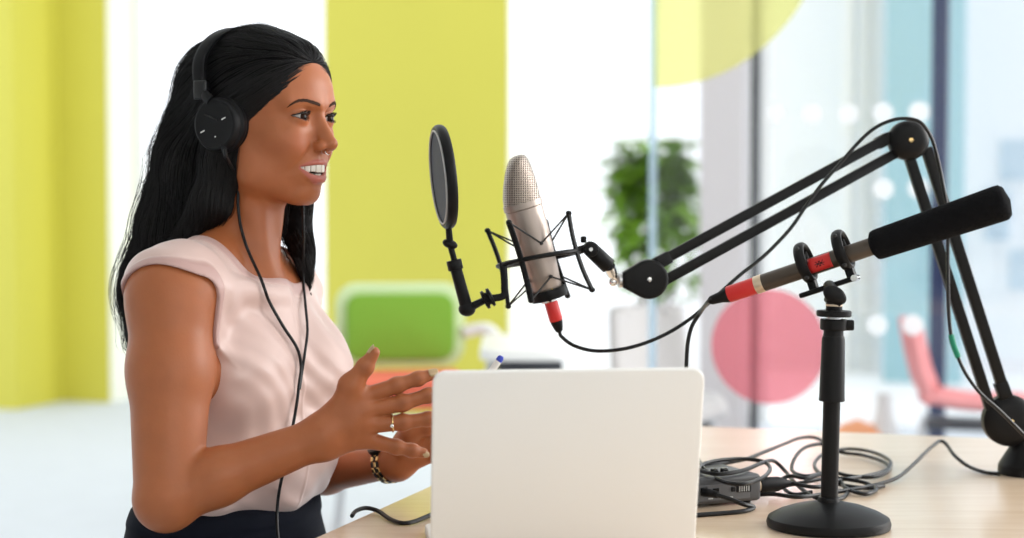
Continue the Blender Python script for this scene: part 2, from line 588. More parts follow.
head_w = lambda p: head_sdf(to_head(p)) / 1000.0
hb = bb([head(-185, y, z) for y in (-80, 80) for z in (-115, 120)] + [head(34, y, z) for y in (-60, 60) for z in (-115, 120)])
head_b = boxed(head_w, hb[0], hb[1], .04)
rh_pts = [p for f in RH.values() for p in f] + [RW]; lh_pts = [p for f in LH.values() for p in f] + [LW]
rh_b = boxed(lambda p: hand_sdf(p, RH, RW), *bb(rh_pts), .05)
lh_b = boxed(lambda p: hand_sdf(p, LH, LW), *bb(lh_pts), .05)
ra_b = boxed(lambda p: arm_sdf(p, RS, RE, RW), *bb([RS, RE, RW]), .11)
la_b = boxed(lambda p: arm_sdf(p, LS, LE, LW, .90), *bb([LS, LE, LW]), .11)
def armed(p):
    return np.minimum(smin(ra_b(p), rh_b(p), .02), smin(la_b(p), lh_b(p), .02))
def body_sdf(p):
    d = smin(torso_sdf(p), neck_sdf(p), .022)
    d = smin(d, ra_b(p), .028)
    d = smin(d, la_b(p), .028)
    d = smin(d, head_b(p), .018)
    d = smin(d, rh_b(p), .016)
    return smin(d, lh_b(p), .016)

skin = mat('skin', (.385, .120, .042), .46, spec=.42, Subsurface_Weight=.12, Subsurface_Scale=.006)
def skin_nodes(m):
    nt = m.node_tree; b = nt.nodes['Principled BSDF']
    at = nt.nodes.new('ShaderNodeAttribute'); at.attribute_name = 'tint'
    tc = nt.nodes.new('ShaderNodeTexCoord')
    nz = nt.nodes.new('ShaderNodeTexNoise'); nz.inputs['Scale'].default_value = 45; nz.inputs['Detail'].default_value = 5
    nt.links.new(tc.outputs['Object'], nz.inputs['Vector'])
    rp = nt.nodes.new('ShaderNodeMapRange'); rp.inputs[3].default_value = .9; rp.inputs[4].default_value = 1.1
    nt.links.new(nz.outputs['Fac'], rp.inputs[0])
    mu = nt.nodes.new('ShaderNodeVectorMath'); mu.operation = 'SCALE'
    nt.links.new(at.outputs['Color'], mu.inputs[0]); nt.links.new(rp.outputs[0], mu.inputs['Scale'])
    nt.links.new(mu.outputs[0], b.inputs['Base Color'])
    n2 = nt.nodes.new('ShaderNodeTexNoise'); n2.inputs['Scale'].default_value = 420; n2.inputs['Detail'].default_value = 3
    nt.links.new(tc.outputs['Object'], n2.inputs['Vector'])
    bp = nt.nodes.new('ShaderNodeBump'); bp.inputs['Strength'].default_value = .12; bp.inputs['Distance'].default_value = .001
    nt.links.new(n2.outputs['Fac'], bp.inputs['Height']); nt.links.new(bp.outputs['Normal'], b.inputs['Normal'])
skin_nodes(skin)

person = empty('person', (P(226, 560, 2.275)[0], P(226, 560, 2.275)[1], 0.0),
               'woman with long black hair in a sleeveless blush blouse, gesturing with both hands', 'person')

def build_body():
    lo = np.minimum.reduce([hb[0], bb([RS, RE, RW])[0] - .07, P(140, 560, 2.05)])
    hi = np.maximum.reduce([hb[1], bb(lh_pts)[1] + .03, bb([LS, LE])[1] + .07])
    lo[2] = .62; lo -= .02; hi += .02
    def cutoff(p): return np.maximum(body_sdf(p), .70 - p[:, 2])
    V, F = surface_net(cutoff, lo, hi, BODY_H)
    me = np_mesh('body', V, F)
    o = link('body', me, skin, person)
    q = to_head(V.astype(np.float32)); q[:, 1] = np.abs(q[:, 1])
    col = np.tile(np.array((.385, .120, .042)), (len(V), 1))
    def blend(mask, c):
        col[:] = col * (1 - mask[:, None]) + np.array(c) * mask[:, None]
    inface = (q[:, 0] > -30) & (q[:, 2] > -110) & (q[:, 2] < 60) & (q[:, 1] < 60)
    # warm flush of cheeks and nose, darker lids
    blend(inface * .35 * np.exp(-((q[:, 1] - 36) / 15) ** 2 - ((q[:, 2] + 34) / 14) ** 2), (.42, .105, .052))
    blend(inface * .18 * np.exp(-((q[:, 1] - EYE) / 15) ** 2 - ((q[:, 2] - 8) / 6) ** 2), (.22, .085, .045))
    xu, zu = arc_y(UPPER, q[:, 1]); xl, zl = arc_y(LOWER, q[:, 1])
    w = np.clip(1 - (q[:, 1] / 29) ** 2, 0, 1)
    ht = 2.2 + 4.3 * w ** .6 - 1.2 * np.exp(-(q[:, 1] / 3) ** 2)
    hl = 2.6 + 7.4 * w ** .6
    lips = np.minimum(sstep(-1, .8, zu + ht - q[:, 2]), sstep(-1, .8, q[:, 2] - (zl - hl))) * sstep(-31, -29.5, -q[:, 1]) * inface * (q[:, 0] > -16)
    blend(lips * .9, (.42, .115, .085))
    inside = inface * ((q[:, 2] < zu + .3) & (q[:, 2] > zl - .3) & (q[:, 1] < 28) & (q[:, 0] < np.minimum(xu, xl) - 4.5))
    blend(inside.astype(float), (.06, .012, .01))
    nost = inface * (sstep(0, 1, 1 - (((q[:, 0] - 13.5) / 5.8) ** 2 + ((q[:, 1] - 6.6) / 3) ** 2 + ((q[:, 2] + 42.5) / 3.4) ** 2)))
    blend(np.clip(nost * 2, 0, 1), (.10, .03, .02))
    for H in (RH, LH):
        for n, f in H.items():
            for j in (1, 2):
                if n == 'thumb' and j == 1: continue
                dd = np.linalg.norm(V - (f[j] - np.array((0, .008, 0))), axis=1)
                blend(.30 * np.exp(-(dd / .0055) ** 2), (.20, .062, .026))
    a = me.color_attributes.new('tint', 'FLOAT_COLOR', 'POINT')
    a.data.foreach_set('color', np.concatenate([col, np.ones((len(col), 1))], 1).astype(np.float32).ravel())
    return o
BODY_H = 0.0016
body = build_body()
# ------------------------------------------------------------------ face details (parts of the person)
def ray_hit(fn, px, py, y0=1.9, off=0.0):
    """first point along the view ray of a photo pixel that lies on a surface"""
    o = np.array((0, 0, CAM_Z)); d = P(px, py, 1.0) - o; n = np.linalg.norm(d)
    d = d / n; t = y0 * n
    for _ in range(60):
        v = float(fn((o + d * t)[None].astype(np.float32))[0]) - off
        t += max(min(v, .05) * .8, -.02)
        if abs(v) < 1e-4: break
    return o + d * t
m_sclera = mat('eye_white', (.40, .35, .32), .2, spec=.3)
m_iris = mat('iris_brown', (.022, .009, .005), .25, spec=.06)
m_pupil = mat('pupil', (.003, .003, .003), .15, spec=.10)
m_tooth = mat('tooth', (.74, .68, .60), .25, spec=.5)
m_brow = mat('brow_hair', (.048, .023, .014), .7, spec=.1)
m_lash = mat('lash', (.006, .005, .005), .5)

def eyeball(side):
    c = Vector(head(EYE_X, EYE * side, 0))
    g = Vector(HM.T @ np.array((math.cos(.10), -math.sin(.10), -.02))).normalized()
    R = g.to_track_quat('Z', 'Y').to_matrix()
    angs = [0.02, .08, .15, .19, .2, .3, .4, .575, .585, .62, .7, .9, 1.2, 1.6, 2.2, 2.8]
    n = 40; r = EYE_R / 1000
    vs, fs = [], []
    for a in angs:
        rr = r * (1 + .045 * max(0, 1 - (a / .5) ** 2))
        for i in range(n):
            p = 2 * math.pi * i / n
            vs.append(c + R @ Vector((rr * math.sin(a) * math.cos(p), rr * math.sin(a) * math.sin(p), rr * math.cos(a))))
    mi = []
    fs.append(tuple(range(n))); mi.append(2)
    for j in range(len(angs) - 1):
        for i in range(n):
            k = (i + 1) % n
            fs.append((j * n + i, (j + 1) * n + i, (j + 1) * n + k, j * n + k))
            mi.append(2 if angs[j + 1] < .2 else (1 if angs[j + 1] < .59 else 0))
    me = bpy.data.meshes.new('eye'); me.from_pydata(vs, [], fs)
    o = link('eye', me, [m_sclera, m_iris, m_pupil], person)
    me.polygons.foreach_set('material_index', mi)
    return o
for s in (-1, 1): eyeball(s)

def teeth():
    mb = MB()
    for tab, ws, hs, dz, x0, k, sg in ((UPPER, (8.3, 6.8, 7.6, 7.0, 6.8), (12.6, 11.4, 11.4, 9.4, 8.0), 1.8, 1.6, 19, -1),
                                       (LOWER, (5.6, 6.0, 6.8, 6.8, 6.6), (8, 8, 8, 7.5, 7), -2.0, -3.6, 21, 1)):
        ax = lambda y: x0 - (y / 25) ** 2 * k                    # the dental arch
        ys = np.linspace(0, 30, 601); ln = np.concatenate([[0], np.cumsum(np.hypot(np.diff(ys), np.diff(ax(ys))))])
        at = 0.0
        for w, h in zip(ws, hs):
            yc = float(np.interp(at + w / 2, ln, ys)); at += w
            sl = (ax(yc + .5) - ax(yc - .5))
            z = float(arc_y(tab, np.array([min(yc, 24)]))[1][0])
            if sg == 1: z = z * .4 - 73 * .6 - 1.0
            for s in (-1, 1):
                R = Matrix(HM.T.tolist()) @ Matrix.Rotation(-math.atan(sl) * s, 3, 'Z')
                mb.box(head(ax(yc), yc * s, z + dz + sg * h / 2 * (1 if sg < 0 else .25)), (.0060, (w + .05) / 1000, h / 1000), R, .0016, 3)
    return mb.build('teeth', m_tooth, person)
teeth()

def brow(side):
    near = [(320.2, 105.2), (314, 102.6), (306, 100.5), (299, 100.6), (292, 103.5), (285.5, 108.6)]
    wid = [2.0, 2.6, 2.5, 2.1, 1.4, .4]
    loc = [to_head(ray_hit(head_b, a, b)[None].astype(np.float32))[0] for a, b in near]
    loc = [np.array((q[0], -q[1] * side * -1 if False else abs(q[1]) * side, q[2])) for q in loc]
    pts = spline([q.tolist() for q in loc], 10)
    ws = np.interp(np.linspace(0, 5, len(pts)), range(6), wid)
    mb = MB()
    for i in range(330):
        k = int(rng.integers(0, len(pts) - 8)); t = rng.uniform(-1, 1)
        a = np.array(pts[k]) + np.array((0, 0, t * ws[k] * .9)); L = int(rng.integers(5, 9))
        b = np.array(pts[min(k + L, len(pts) - 1)]) + np.array((0, 0, t * ws[min(k + L, len(pts) - 1)] * .35 + (.9 - t) * .25))
        if k < 6: b = b + np.array((0, 0, 1.4 * (1 - k / 6)))
        w = [head(*(a + (b - a) * u)) for u in (0, .35, .7, 1)]
        w, g = project(head_b, np.array(w), .0005)
        mb.tube(w, [.00042, .0004, .00032, .0001], 3)
    return mb.build('eyebrow', m_brow, person, sharp=0)
for s in (-1, 1): brow(s)

def lashes(side):
    mb = MB()
    ys = np.linspace(15.8, 43.9, 34)
    up, lo = lid_curves(ys)
    def edge(y, z, r):
        x = 22.0
        for _ in range(40):
            q = np.array([[x, y, z]], np.float32)
            x -= max(min(float(head_sdf(q)[0]), float(np.linalg.norm(q[0] - (EYE_X, EYE, 0)) - r)), .02) * .7
        return np.array((x, y * side, z))
    line = [edge(y, z, EYE_R + 1.5) for y, z in zip(ys, up)]
    low = [edge(y, z, EYE_R + 1.2) for y, z in zip(ys, lo)]
    r = [.0004 + .0009 * math.sin(math.pi * (i / 33) ** 1.25) for i in range(34)]
    mb.tube([head(*q) for q in line], r, 6)
    mb.tube([head(*q) for q in low], [.0003] * 34, 5)
    for i in range(36):
        t = rng.uniform(.12, .80); k = min(int(t * 33), 32)
        q = line[k] + (line[k + 1] - line[k]) * rng.uniform(0, 1)
        out = np.array((1.0, side * (-.35 + 1.1 * t), .25)); out /= np.linalg.norm(out)
        L = (5.6 - 2.2 * t) * rng.uniform(.85, 1.1)
        pts = [q + out * L * u + np.array((0, 0, 4.2 * u * u * L / 8)) for u in (0, .3, .6, .85, 1)]
        mb.tube([head(*w) for w in pts], [.00042, .00038, .0003, .0002, .00008], 3)
    for i in range(22):
        k = int(rng.integers(8, 32)); q = low[k]
        out = np.array((.8, side * (-.3 + 1.2 * k / 33), -.7)); out /= np.linalg.norm(out)
        mb.tube([head(*(q + out * 3.2 * u)) for u in (0, .5, 1)], [.00022, .00018, .00006], 3)
    return mb.build('eyelashes', m_lash, person, sharp=0)
for s in (-1, 1): lashes(s)

m_nail = mat('nail_polish', (.50, .35, .19), .3, metal=.15, Coat_Weight=.3)
def nail(pts, r, up):
    """nail on the back of a fingertip; up = direction the back of the finger faces"""
    a, b = np.array(pts[-2]), np.array(pts[-1])
    t = (b - a) / np.linalg.norm(b - a); up = np.array(up, float); up = up - t * (up @ t); up /= np.linalg.norm(up); s = np.cross(t, up)
    vs, fs = [], []
    nu, nv = 9, 8
    for j in range(nv + 1):
        v = j / nv
        for i in range(nu + 1):
            u = (i / nu - .5) * 2
            an = u * .85
            w = r * 1.07 * (1 - .10 * v)
            x = v * r * 1.75 - r * .62 - (r * .35 * u * u if v > .5 else -r * .25 * u * u) * abs(v - .5) * 2
            vs.append(b + t * x + up * (w * math.cos(an) - r * .03 - max(0, v - .5) * r * .25) + s * w * .92 * math.sin(an))
    W = nu + 1
    for j in range(nv):
        for i in range(nu): fs.append((j * W + i, j * W + i + 1, (j + 1) * W + i + 1, (j + 1) * W + i))
    mb = MB().add(vs, fs)
    o = mb.build('fingernail', m_nail, person)
    md = o.modifiers.new('thick', 'SOLIDIFY'); md.thickness = .0007; md.offset = 1
    return o
CAMDIR = np.array((0.05, -1, .1))
for n, u in (('index', (.05, -.85, .55)), ('middle', (0, -1, .2)), ('ring', (0, -1, .1)), ('pinky', (.1, -.9, -.25)), ('thumb', (-.95, -.12, .3))):
    nail(RH[n], RHR[n][3], u)
for n in ('index', 'middle', 'ring', 'pinky'):
    nail(LH[n], RHR[n][3], (0, 1, .3))
nail(LH['thumb'], RHR['thumb'][3], (0, 0, 1))

# ------------------------------------------------------------------ blouse and trousers
def tloc(p, c): return (p - f32(c)) @ TM.T
NECK_C = P(244, 262, 2.262)
ARM_C = P(174, 330, 2.09)
ARM_L = P(274, 325, 2.40)
def cuts(p):
    q = tloc(p, NECK_C)
    gr = 1 + np.clip(q[:, 2] + .03, 0, .06) * 9
    n = (np.sqrt(((q[:, 0] + .002) / (.067 * gr)) ** 2 + (q[:, 1] / .090) ** 2) - 1) * .065
    n = np.maximum(n, -q[:, 2] - .10)
    a = tloc(p, ARM_C); b = tloc(p, ARM_L)
    r1 = (np.sqrt((a[:, 0] / .072) ** 2 + (a[:, 2] / .082) ** 2) - 1) * .08
    r1 = smax(r1, a[:, 1] - .028, .02)
    r2 = (np.sqrt((b[:, 0] / .056) ** 2 + (b[:, 2] / .078) ** 2) - 1) * .08
    r2 = smax(r2, -b[:, 1] + .012, .02)
    return n, np.minimum(r1, r2)
def folds(p):
    q = tloc(p, CH); x, y, z = q[:, 0], q[:, 1], q[:, 2]
    w = .5 * np.sin(31 * z + 9 * y + 1.3) + .45 * np.sin(23 * y - 17 * z)
    f = .0015 * np.sin(95 * (z * .95 - y * .45) + 2.4 * w) * sstep(.02, -.05, z) * (1 - .3 * sstep(-.05, -.12, z))
    f = f + .0014 * np.sin(120 * (y * .85 + z * .55) + 2.2 * w + .6) * sstep(-.06, .02, z)
    f = f + .0022 * np.sin(75 * (y + .35 * z) + 3 * w) * sstep(-.09, -.15, z)
    f = f + .0006 * np.sin(210 * (z * .7 + y * .7) + 4 * w)
    pl = np.exp(-((y - .004) / .0022) ** 2) * .0009 * (x > 0)
    return f + pl
def blouse_sdf(p):
    d = smin(torso_sdf(p), neck_sdf(p), .022)
    for S, E, ab in ((RS, RE, ra_b), (LS, LE, la_b)):
        ax = (E - S) / np.linalg.norm(E - S)
        d = smin(d, np.maximum(ab(p), (p - f32(S)) @ f32(ax) - .06), .028)
    d = d - .0065
    d = smin(d, ell(p, P(247, 452, 2.262), (.108, .132, .075), TM), .05)
    fd = folds(p)
    n, a = cuts(p)
    e = np.minimum(n, a)
    d = d - fd * sstep(.004, .03, e)
    d = d + .0035 * sstep(.0, .03, .03 - e) - .0022 * (1 - sstep(.0085, .0105, e))      # bound edge
    d = d + .0011 * np.exp(-((e - .0098) / .0011) ** 2)
    d = smax(d, -n, .0025); d = smax(d, -a, .0025)
    q = tloc(p, CH)
    hem = q[:, 2] + .222 + .006 * np.sin(38 * q[:, 1] + 1.2) - .012 * q[:, 0] / .1
    d = smax(d, -hem, .018)
    return d
m_blouse = mat('blush_satin', (.67, .485, .44), .42, spec=.5, Sheen_Weight=.25, Sheen_Roughness=.4)
V, F = surface_net(blouse_sdf, P(110, 640, 2.02) * np.array((1, 1, 0)) + np.array((0, 0, .70)), np.array((P(360, 300, 2.5)[0], 2.52, P(0, 200, 2.3)[2])), .0019)
blouse = link('blouse', np_mesh('blouse', V, F), m_blouse, person)
n_, a_ = cuts(V.astype(np.float32)); bw = sstep(.0105, .0085, np.minimum(n_, a_))[:, None]
bcol = np.array((.67, .485, .44)) * (1 - bw) + np.array((.52, .33, .30)) * bw
ba = blouse.data.color_attributes.new('tint', 'FLOAT_COLOR', 'POINT')
ba.data.foreach_set('color', np.concatenate([bcol, np.ones((len(V), 1))], 1).astype(np.float32).ravel())
at = m_blouse.node_tree.nodes.new('ShaderNodeAttribute'); at.attribute_name = 'tint'
m_blouse.node_tree.links.new(at.outputs['Color'], m_blouse.node_tree.nodes['Principled BSDF'].inputs['Base Color'])

HIP = P(226, 590, 2.275); HIP[2] = .60
SEAT_Z = .475
knees = [HIP + TF * .40 + TL * .085 * s + np.array((0, 0, .555 - .60)) for s in (-1, 1)]
def trouser_sdf(p):
    d = ell(p, P(226, 556, 2.275), (.112, .165, .125), TM)
    d = smin(d, ell(p, P(231, 490, 2.27), (.088, .124, .09), TM), .05)
    d = smin(d, ell(p, HIP + HU * -.03 - TF * .02, (.14, .18, .09), TM), .05)
    for s, k in zip((-1, 1), knees):
        h = HIP + TL * .085 * s + TF * .02 - HU * .02
        d = smin(d, cone(p, h, k, .085, .062), .03)
        a = k + np.array((0, 0, -.43)) - TF * .03
        d = smin(d, cone(p, k, a, .062, .05), .02)
    d = d - .0012 * np.sin(60 * p[:, 2] + 30 * p[:, 0] + 2 * np.sin(25 * p[:, 1]))
    top = p[:, 2] - (P(0, 497, 2.27)[2] + .012)
    d = smax(d, top, .006)
    band = np.abs(p[:, 2] - (P(0, 508, 2.27)[2])) - .011
    return np.minimum(d, np.maximum(d - .0025, band))
m_trouser = mat('navy_cloth', (.005, .0065, .013), .8, spec=.12, bump=(700, .3, .001))
kx = np.array(knees + [HIP])
V, F = surface_net(trouser_sdf, np.array((kx[:, 0].min() - .25, kx[:, 1].min() - .2, .08)), np.array((kx[:, 0].max() + .12, kx[:, 1].max() + .25, .80)), .005)
link('trousers', np_mesh('trousers', V, F), m_trouser, person)
m_shoe = mat('black_leather', (.012, .011, .011), .3)
for s, k in zip((-1, 1), knees):
    a = k + np.array((0, 0, -.44)) - TF * .03
    mb = MB()
    R = Matrix([[TF[0], TL[0], 0], [TF[1], TL[1], 0], [0, 0, 1]])
    mb.ell((a[0] + TF[0] * .05, a[1] + TF[1] * .05, .045), (.125, .042, .043), R)
    mb.ell((a[0], a[1], .07), (.045, .04, .045), R)
    mb.box((a[0] + TF[0] * .05, a[1] + TF[1] * .05, .008), (.22, .07, .016), R, .006)
    mb.build('shoe', m_shoe, person)

# ------------------------------------------------------------------ hair
HL_Z = [-200, -150, -90, -37, -15, 3, 18, 34, 53, 62, 66, 75, 95]
HL_X = [-88, -87, -82, -68, -53, -42, -26, -9, 1, 5, 7, 10, 16]
def hair_back(p):
    d = ell(p, P(222, 98, 2.32), (.054, .072, .075), HM)
    d = smin(d, ell(p, P(203, 168, 2.325), (.056, .080, .085), HM), .04)
    d = smin(d, ell(p, P(184, 233, 2.34), (.044, .085, .075), HM), .04)
    d = smin(d, ell(p, P(160, 290, 2.35), (.028, .078, .066), HM), .04)
    d = smin(d, cone(p, P(150, 300, 2.34), P(131, 340, 2.335), .026, .008), .03)
    return d
LOCK = [head(-92, 64, 0), head(-84, 66, -60), P(296, 222, 2.335), P(304, 255, 2.30), P(309, 290, 2.29)]
NLOCK = [head(-94, -62, -6), P(222, 160, 2.225), P(213, 200, 2.225), P(192, 232, 2.235), P(165, 262, 2.27)]
def hair_sdf(p):
    q = to_head(p); 
    xh = np.interp(q[:, 2], HL_Z, HL_X).astype(np.float32)
    th = -4 + 13.5 * sstep(-4, 40, xh - q[:, 0])
    th = th + 4.0 * sstep(45, 85, q[:, 2]) * sstep(-60, -95, q[:, 0])
    d = head_b(p) - th / 1000.0
    d = smin(d, hair_back(p), .03)
    lk = chain(p, LOCK, (.022, .024, .021, .015, .004), .01)
    d = smin(d, lk, .012)
    return smin(d, chain(p, NLOCK, (.018, .024, .026, .020, .012), .01), .02)
m_hair = mat('black_hair', (.0065, .0055, .006), .42, spec=.35)
lo = np.array((P(95, 0, 2.2)[0], 2.0, P(0, 380, 2.4)[2])); hi = np.array((P(350, 0, 2.5)[0], 2.5, P(0, 5, 2.3)[2]))
def hair_core(p): return hair_sdf(p) + .0012
V, F = surface_net(hair_core, lo, hi, .003)
m_core = mat('black_hair_under', (.005, .0045, .005), .8, spec=.1)
hair = link('hair', np_mesh('hair', V, F), m_core, person)

def flow(p):
    """combing direction of the hair (world)"""
    q = to_head(p)
    t = sstep(20, -50, q[:, 2])[:, None]
    side = np.sign(q[:, 1])[:, None]
    lift = sstep(95, 60, q[:, 2])[:, None]
    back = np.stack([-np.ones(len(q)), np.sign(q[:, 1]) * .25 * lift[:, 0], -.55 * lift[:, 0]], 1)
    down = np.stack([-.16 * np.ones(len(q)), np.zeros(len(q)), -np.ones(len(q))], 1)
    v = back * (1 - t) + down * t
    return v @ HM
def strands(seeds, n, step, off, r, jit, name, m):
    p = seeds.astype(np.float32); N = len(p)
    path = [p.copy()]
    v = None
    ph = rng.uniform(0, 6.28, (N, 3)); alive = []
    for i in range(n):
        d, g = grad(hair_sdf, p, .0015)
        f = flow(p)
        f = f - g * (f * g).sum(1)[:, None]
        f /= np.maximum(np.linalg.norm(f, axis=1), 1e-6)[:, None]
        f = f + jit * np.sin(ph + i * .35)
        v = f if v is None else v * .55 + f * .45
        p = p + v * step - g * np.clip(d - off * min(1.0, .15 + 1.3 * i / n), -.004, .004)[:, None]
        path.append(p.copy())
    return np.stack(path, 1)
def strand_mesh(paths, lens, r, name, m, parent):
    vs, fs = [], []
    n0 = 0
    for k in range(len(paths)):
        L = int(lens[k])
        q = paths[k][:L + 1]
        t = np.gradient(q, axis=0); t /= np.maximum(np.linalg.norm(t, axis=1), 1e-9)[:, None]
        a = np.cross(t, (0.3, .9, .2)); a /= np.maximum(np.linalg.norm(a, axis=1), 1e-9)[:, None]
        b = np.cross(t, a)
        rr = (r[k] * np.minimum(1, np.linspace(L * .22, 0, L + 1) + .05) * np.minimum(1, .3 + np.arange(L + 1) * .35))[:, None]
        ring = np.stack([q + a * rr, q + (-.5 * a + .87 * b) * rr, q + (-.5 * a - .87 * b) * rr], 1).reshape(-1, 3)
        vs.append(ring)
        i = np.arange(L)[:, None] * 3 + n0
        for s in range(3):
            s2 = (s + 1) % 3
            fs.append(np.concatenate([i + s, i + s2, i + 3 + s2, i + 3 + s], 1))
        n0 += len(ring)
    me = np_mesh(name, np.concatenate(vs), np.concatenate(fs))
    return link(name, me, m, parent)
def seed_points(n):
    """random starting points over the hair surface, dense along the hairline"""
    i = rng.integers(0, len(V), n * 3)
    s = V[i]
    q = to_head(s.astype(np.float32))
    xh = np.interp(q[:, 2], HL_Z, HL_X)
    w = 1.5 * np.exp(-np.maximum(xh - q[:, 0] - 4, 0) / 16) * (1 + 1.5 * (q[:, 2] > 45)) + .12 + .25 * (q[:, 2] > 70)
    keep = (rng.uniform(0, 1, len(s)) < w) & (q[:, 2] > -75) & (s[:, 2] > P(0, 205, 2.3)[2])
    return s[keep][:n]
def tidy(paths, lens):
    # hairs that would run over bare skin are dropped
    q = to_head(paths[:, :, :].reshape(-1, 3).astype(np.float32)).reshape(paths.shape)
    xh = np.interp(q[..., 2], HL_Z, HL_X)
    bad = (q[..., 0] > xh + np.where(q[..., 2] > 5, 3, -2)) & (q[..., 2] > -110)
    d = hair_sdf(paths[:, ::6].reshape(-1, 3).astype(np.float32)).reshape(len(paths), -1)
    ok = ~bad.any(1) & (np.abs(d).max(1) < .02)
    return paths[ok], np.asarray(lens)[ok]
S1 = seed_points(7500)
off = rng.uniform(-.0015, .0022, len(S1)).astype(np.float32)
paths = strands(S1, 66, .007, off, None, .05, 'hair', m_hair)
bot = []
for k in range(len(paths)):
    z = paths[k][:, 2]; lim = P(0, rng.uniform(285, 352), 2.34)[2]
    c = np.argmax(z < lim) if (z < lim).any() else 66
    bot.append(max(6, c))
paths, bot = tidy(paths, bot)
strand_mesh(paths, bot, rng.uniform(.00025, .0006, len(paths)), 'hair_strands', m_hair, hair)
def lock_strands(ch, rs, n, name):
    base = np.array([q[:] for q in spline(ch, 8)]); rad = np.interp(np.arange(len(base)), np.arange(len(rs)) * 8, rs)
    t = np.gradient(base, axis=0); t /= np.linalg.norm(t, axis=1)[:, None]
    a = np.cross(t, (.3, .9, .2)); a /= np.linalg.norm(a, axis=1)[:, None]; b = np.cross(t, a)
    out, ln = [], []
    for k in range(n):
        th = rng.uniform(0, 6.28); u = rng.uniform(.85, 1.08); w = rng.uniform(0, 6.28)
        an = th + .25 * np.sin(np.arange(len(base)) * .12 + w)
        out.append(base + (a * np.cos(an)[:, None] + b * np.sin(an)[:, None]) * (rad * u)[:, None] + (a * np.sin(np.arange(len(base)) * .3 + w)[:, None]) * .0012)
        ln.append(int(rng.integers(len(base) * .7, len(base))))
    strand_mesh(np.array(out), ln, rng.uniform(.0003, .0007, n), name, m_hair, hair)
lock_strands(LOCK, (.022, .024, .021, .015, .004), 340, 'lock_strands')
lock_strands(NLOCK, (.018, .024, .026, .020, .012), 340, 'lock_strands')
# loose ends blowing off the tips and the crown
_b = S1[to_head(S1.astype(np.float32))[:, 0] < -55]
S2 = _b[rng.integers(0, len(_b), 800)]
p2 = strands(S2, 88, .0055, rng.uniform(.001, .014, len(S2)).astype(np.float32), None, .17, 'hair', m_hair)
lens = [min(88, max(8, (np.argmax(q[:, 2] < P(0, rng.uniform(270, 378), 2.34)[2]) or 86))) for q in p2]
p2, lens = tidy(p2, lens)
strand_mesh(p2, lens, rng.uniform(.0002, .0004, len(p2)), 'flyaway_strands', m_hair, hair)
# ------------------------------------------------------------------ room frame (the room is turned 18 degrees to the lens)
RA = math.radians(18)
EU = np.array((math.cos(RA), -math.sin(RA), 0)); EV = np.array((math.sin(RA), math.cos(RA), 0))
RROT = Matrix.Rotation(-RA, 3, 'Z')
def R3(u, v, z): return EU * u + EV * v + np.array((0, 0, z))
def px_on_v(px, v):
    """u where the vertical plane at room depth v is seen in pixel column px"""
    k = (px - 512) / FPX
    Y = v / (EV[0] * k + EV[1])
    return EU[0] * k * Y + EU[1] * Y, Y
def rbox(mb, u0, u1, v0, v1, z0, z1, bevel=0.0):
    return mb.box(R3((u0 + u1) / 2, (v0 + v1) / 2, (z0 + z1) / 2), (u1 - u0, v1 - v0, z1 - z0), RROT, bevel)

m_lime = mat('lime_paint', (.67, .62, .085), .55, noise=(1.5, .03))
m_white = mat('white_paint', (.82, .82, .80), .6)
m_floor = mat('pale_carpet', (.62, .66, .70), .9, noise=(8, .05), bump=(300, .2, .002))
m_grey = mat('warm_grey_paint', (.64, .61, .62), .6)
m_lit_jamb = mat('lit_jamb_cream', (.86, .86, .74), .5)  # daylight on the window reveals, put into the colour
m_dark = mat('dark_blue_metal', (.02, .035, .10), .4)
m_charc = mat('charcoal_metal', (.03, .032, .04), .4)
m_outside = mat('outside_paving', (.95, .95, .95), .9)

def structure(name, mb, m, **k):
    o = mb.build(name, m, None, **k); o['kind'] = 'structure'; return o
VB = 8.37
structure('floor', rbox(MB(), -7, 7, -3.2, VB + .35, -.12, 0), m_floor)
structure('ground_outside', rbox(MB(), -16, 16, VB + .35, 30, -.22, -.02), m_outside)
H = 3.3
u14, _ = px_on_v(14, VB - .45); u108, _ = px_on_v(108, VB); u325, _ = px_on_v(325, VB); u508, _ = px_on_v(508, VB)
mb = MB(); rbox(mb, -7, u14, VB - .45, VB, 0, H); structure('wall_left_pilaster', mb, m_lime)
mb = MB(); rbox(mb, -7, u108, VB, VB + .33, 0, H); structure('wall_back_left', mb, m_lime)
mb = MB(); rbox(mb, u325, u508, VB, VB + .33, 0, H); structure('wall_back', mb, m_lime)
mb = MB(); rbox(mb, u108 - .005, u108 + .012, VB + .004, VB + .33, 0, H); structure('lit_jamb_1', mb, m_lit_jamb)  # lining added so the jamb looks brightly lit by its colour
mb = MB(); rbox(mb, u508 - .005, u508 + .012, VB + .004, VB + .33, 0, H); structure('lit_jamb_2', mb, m_lit_jamb)
mb = MB(); rbox(mb, -7, 7, VB - .02, VB + .33, H, H + .5); structure('wall_back_lintel', mb, m_white)
mb = MB(); rbox(mb, -7, 7, -3.2, 4.4, H + .5, H + .6); structure('ceiling', mb, m_white)
mb = MB(); rbox(mb, -4.6, -4.5, -3.2, 3.0, 0, H + .5); structure('wall_left', mb, m_white)
mb = MB(); rbox(mb, -7, 7, -3.3, -3.2, 0, H + .5); structure('wall_front', mb, m_white)
uc0, _ = px_on_v(700, 6.6); uc1, _ = px_on_v(742, 6.6)
mb = MB(); rbox(mb, uc0, uc1, 6.6, 6.75, 0, H); structure('wall_right_pier', mb, m_grey)

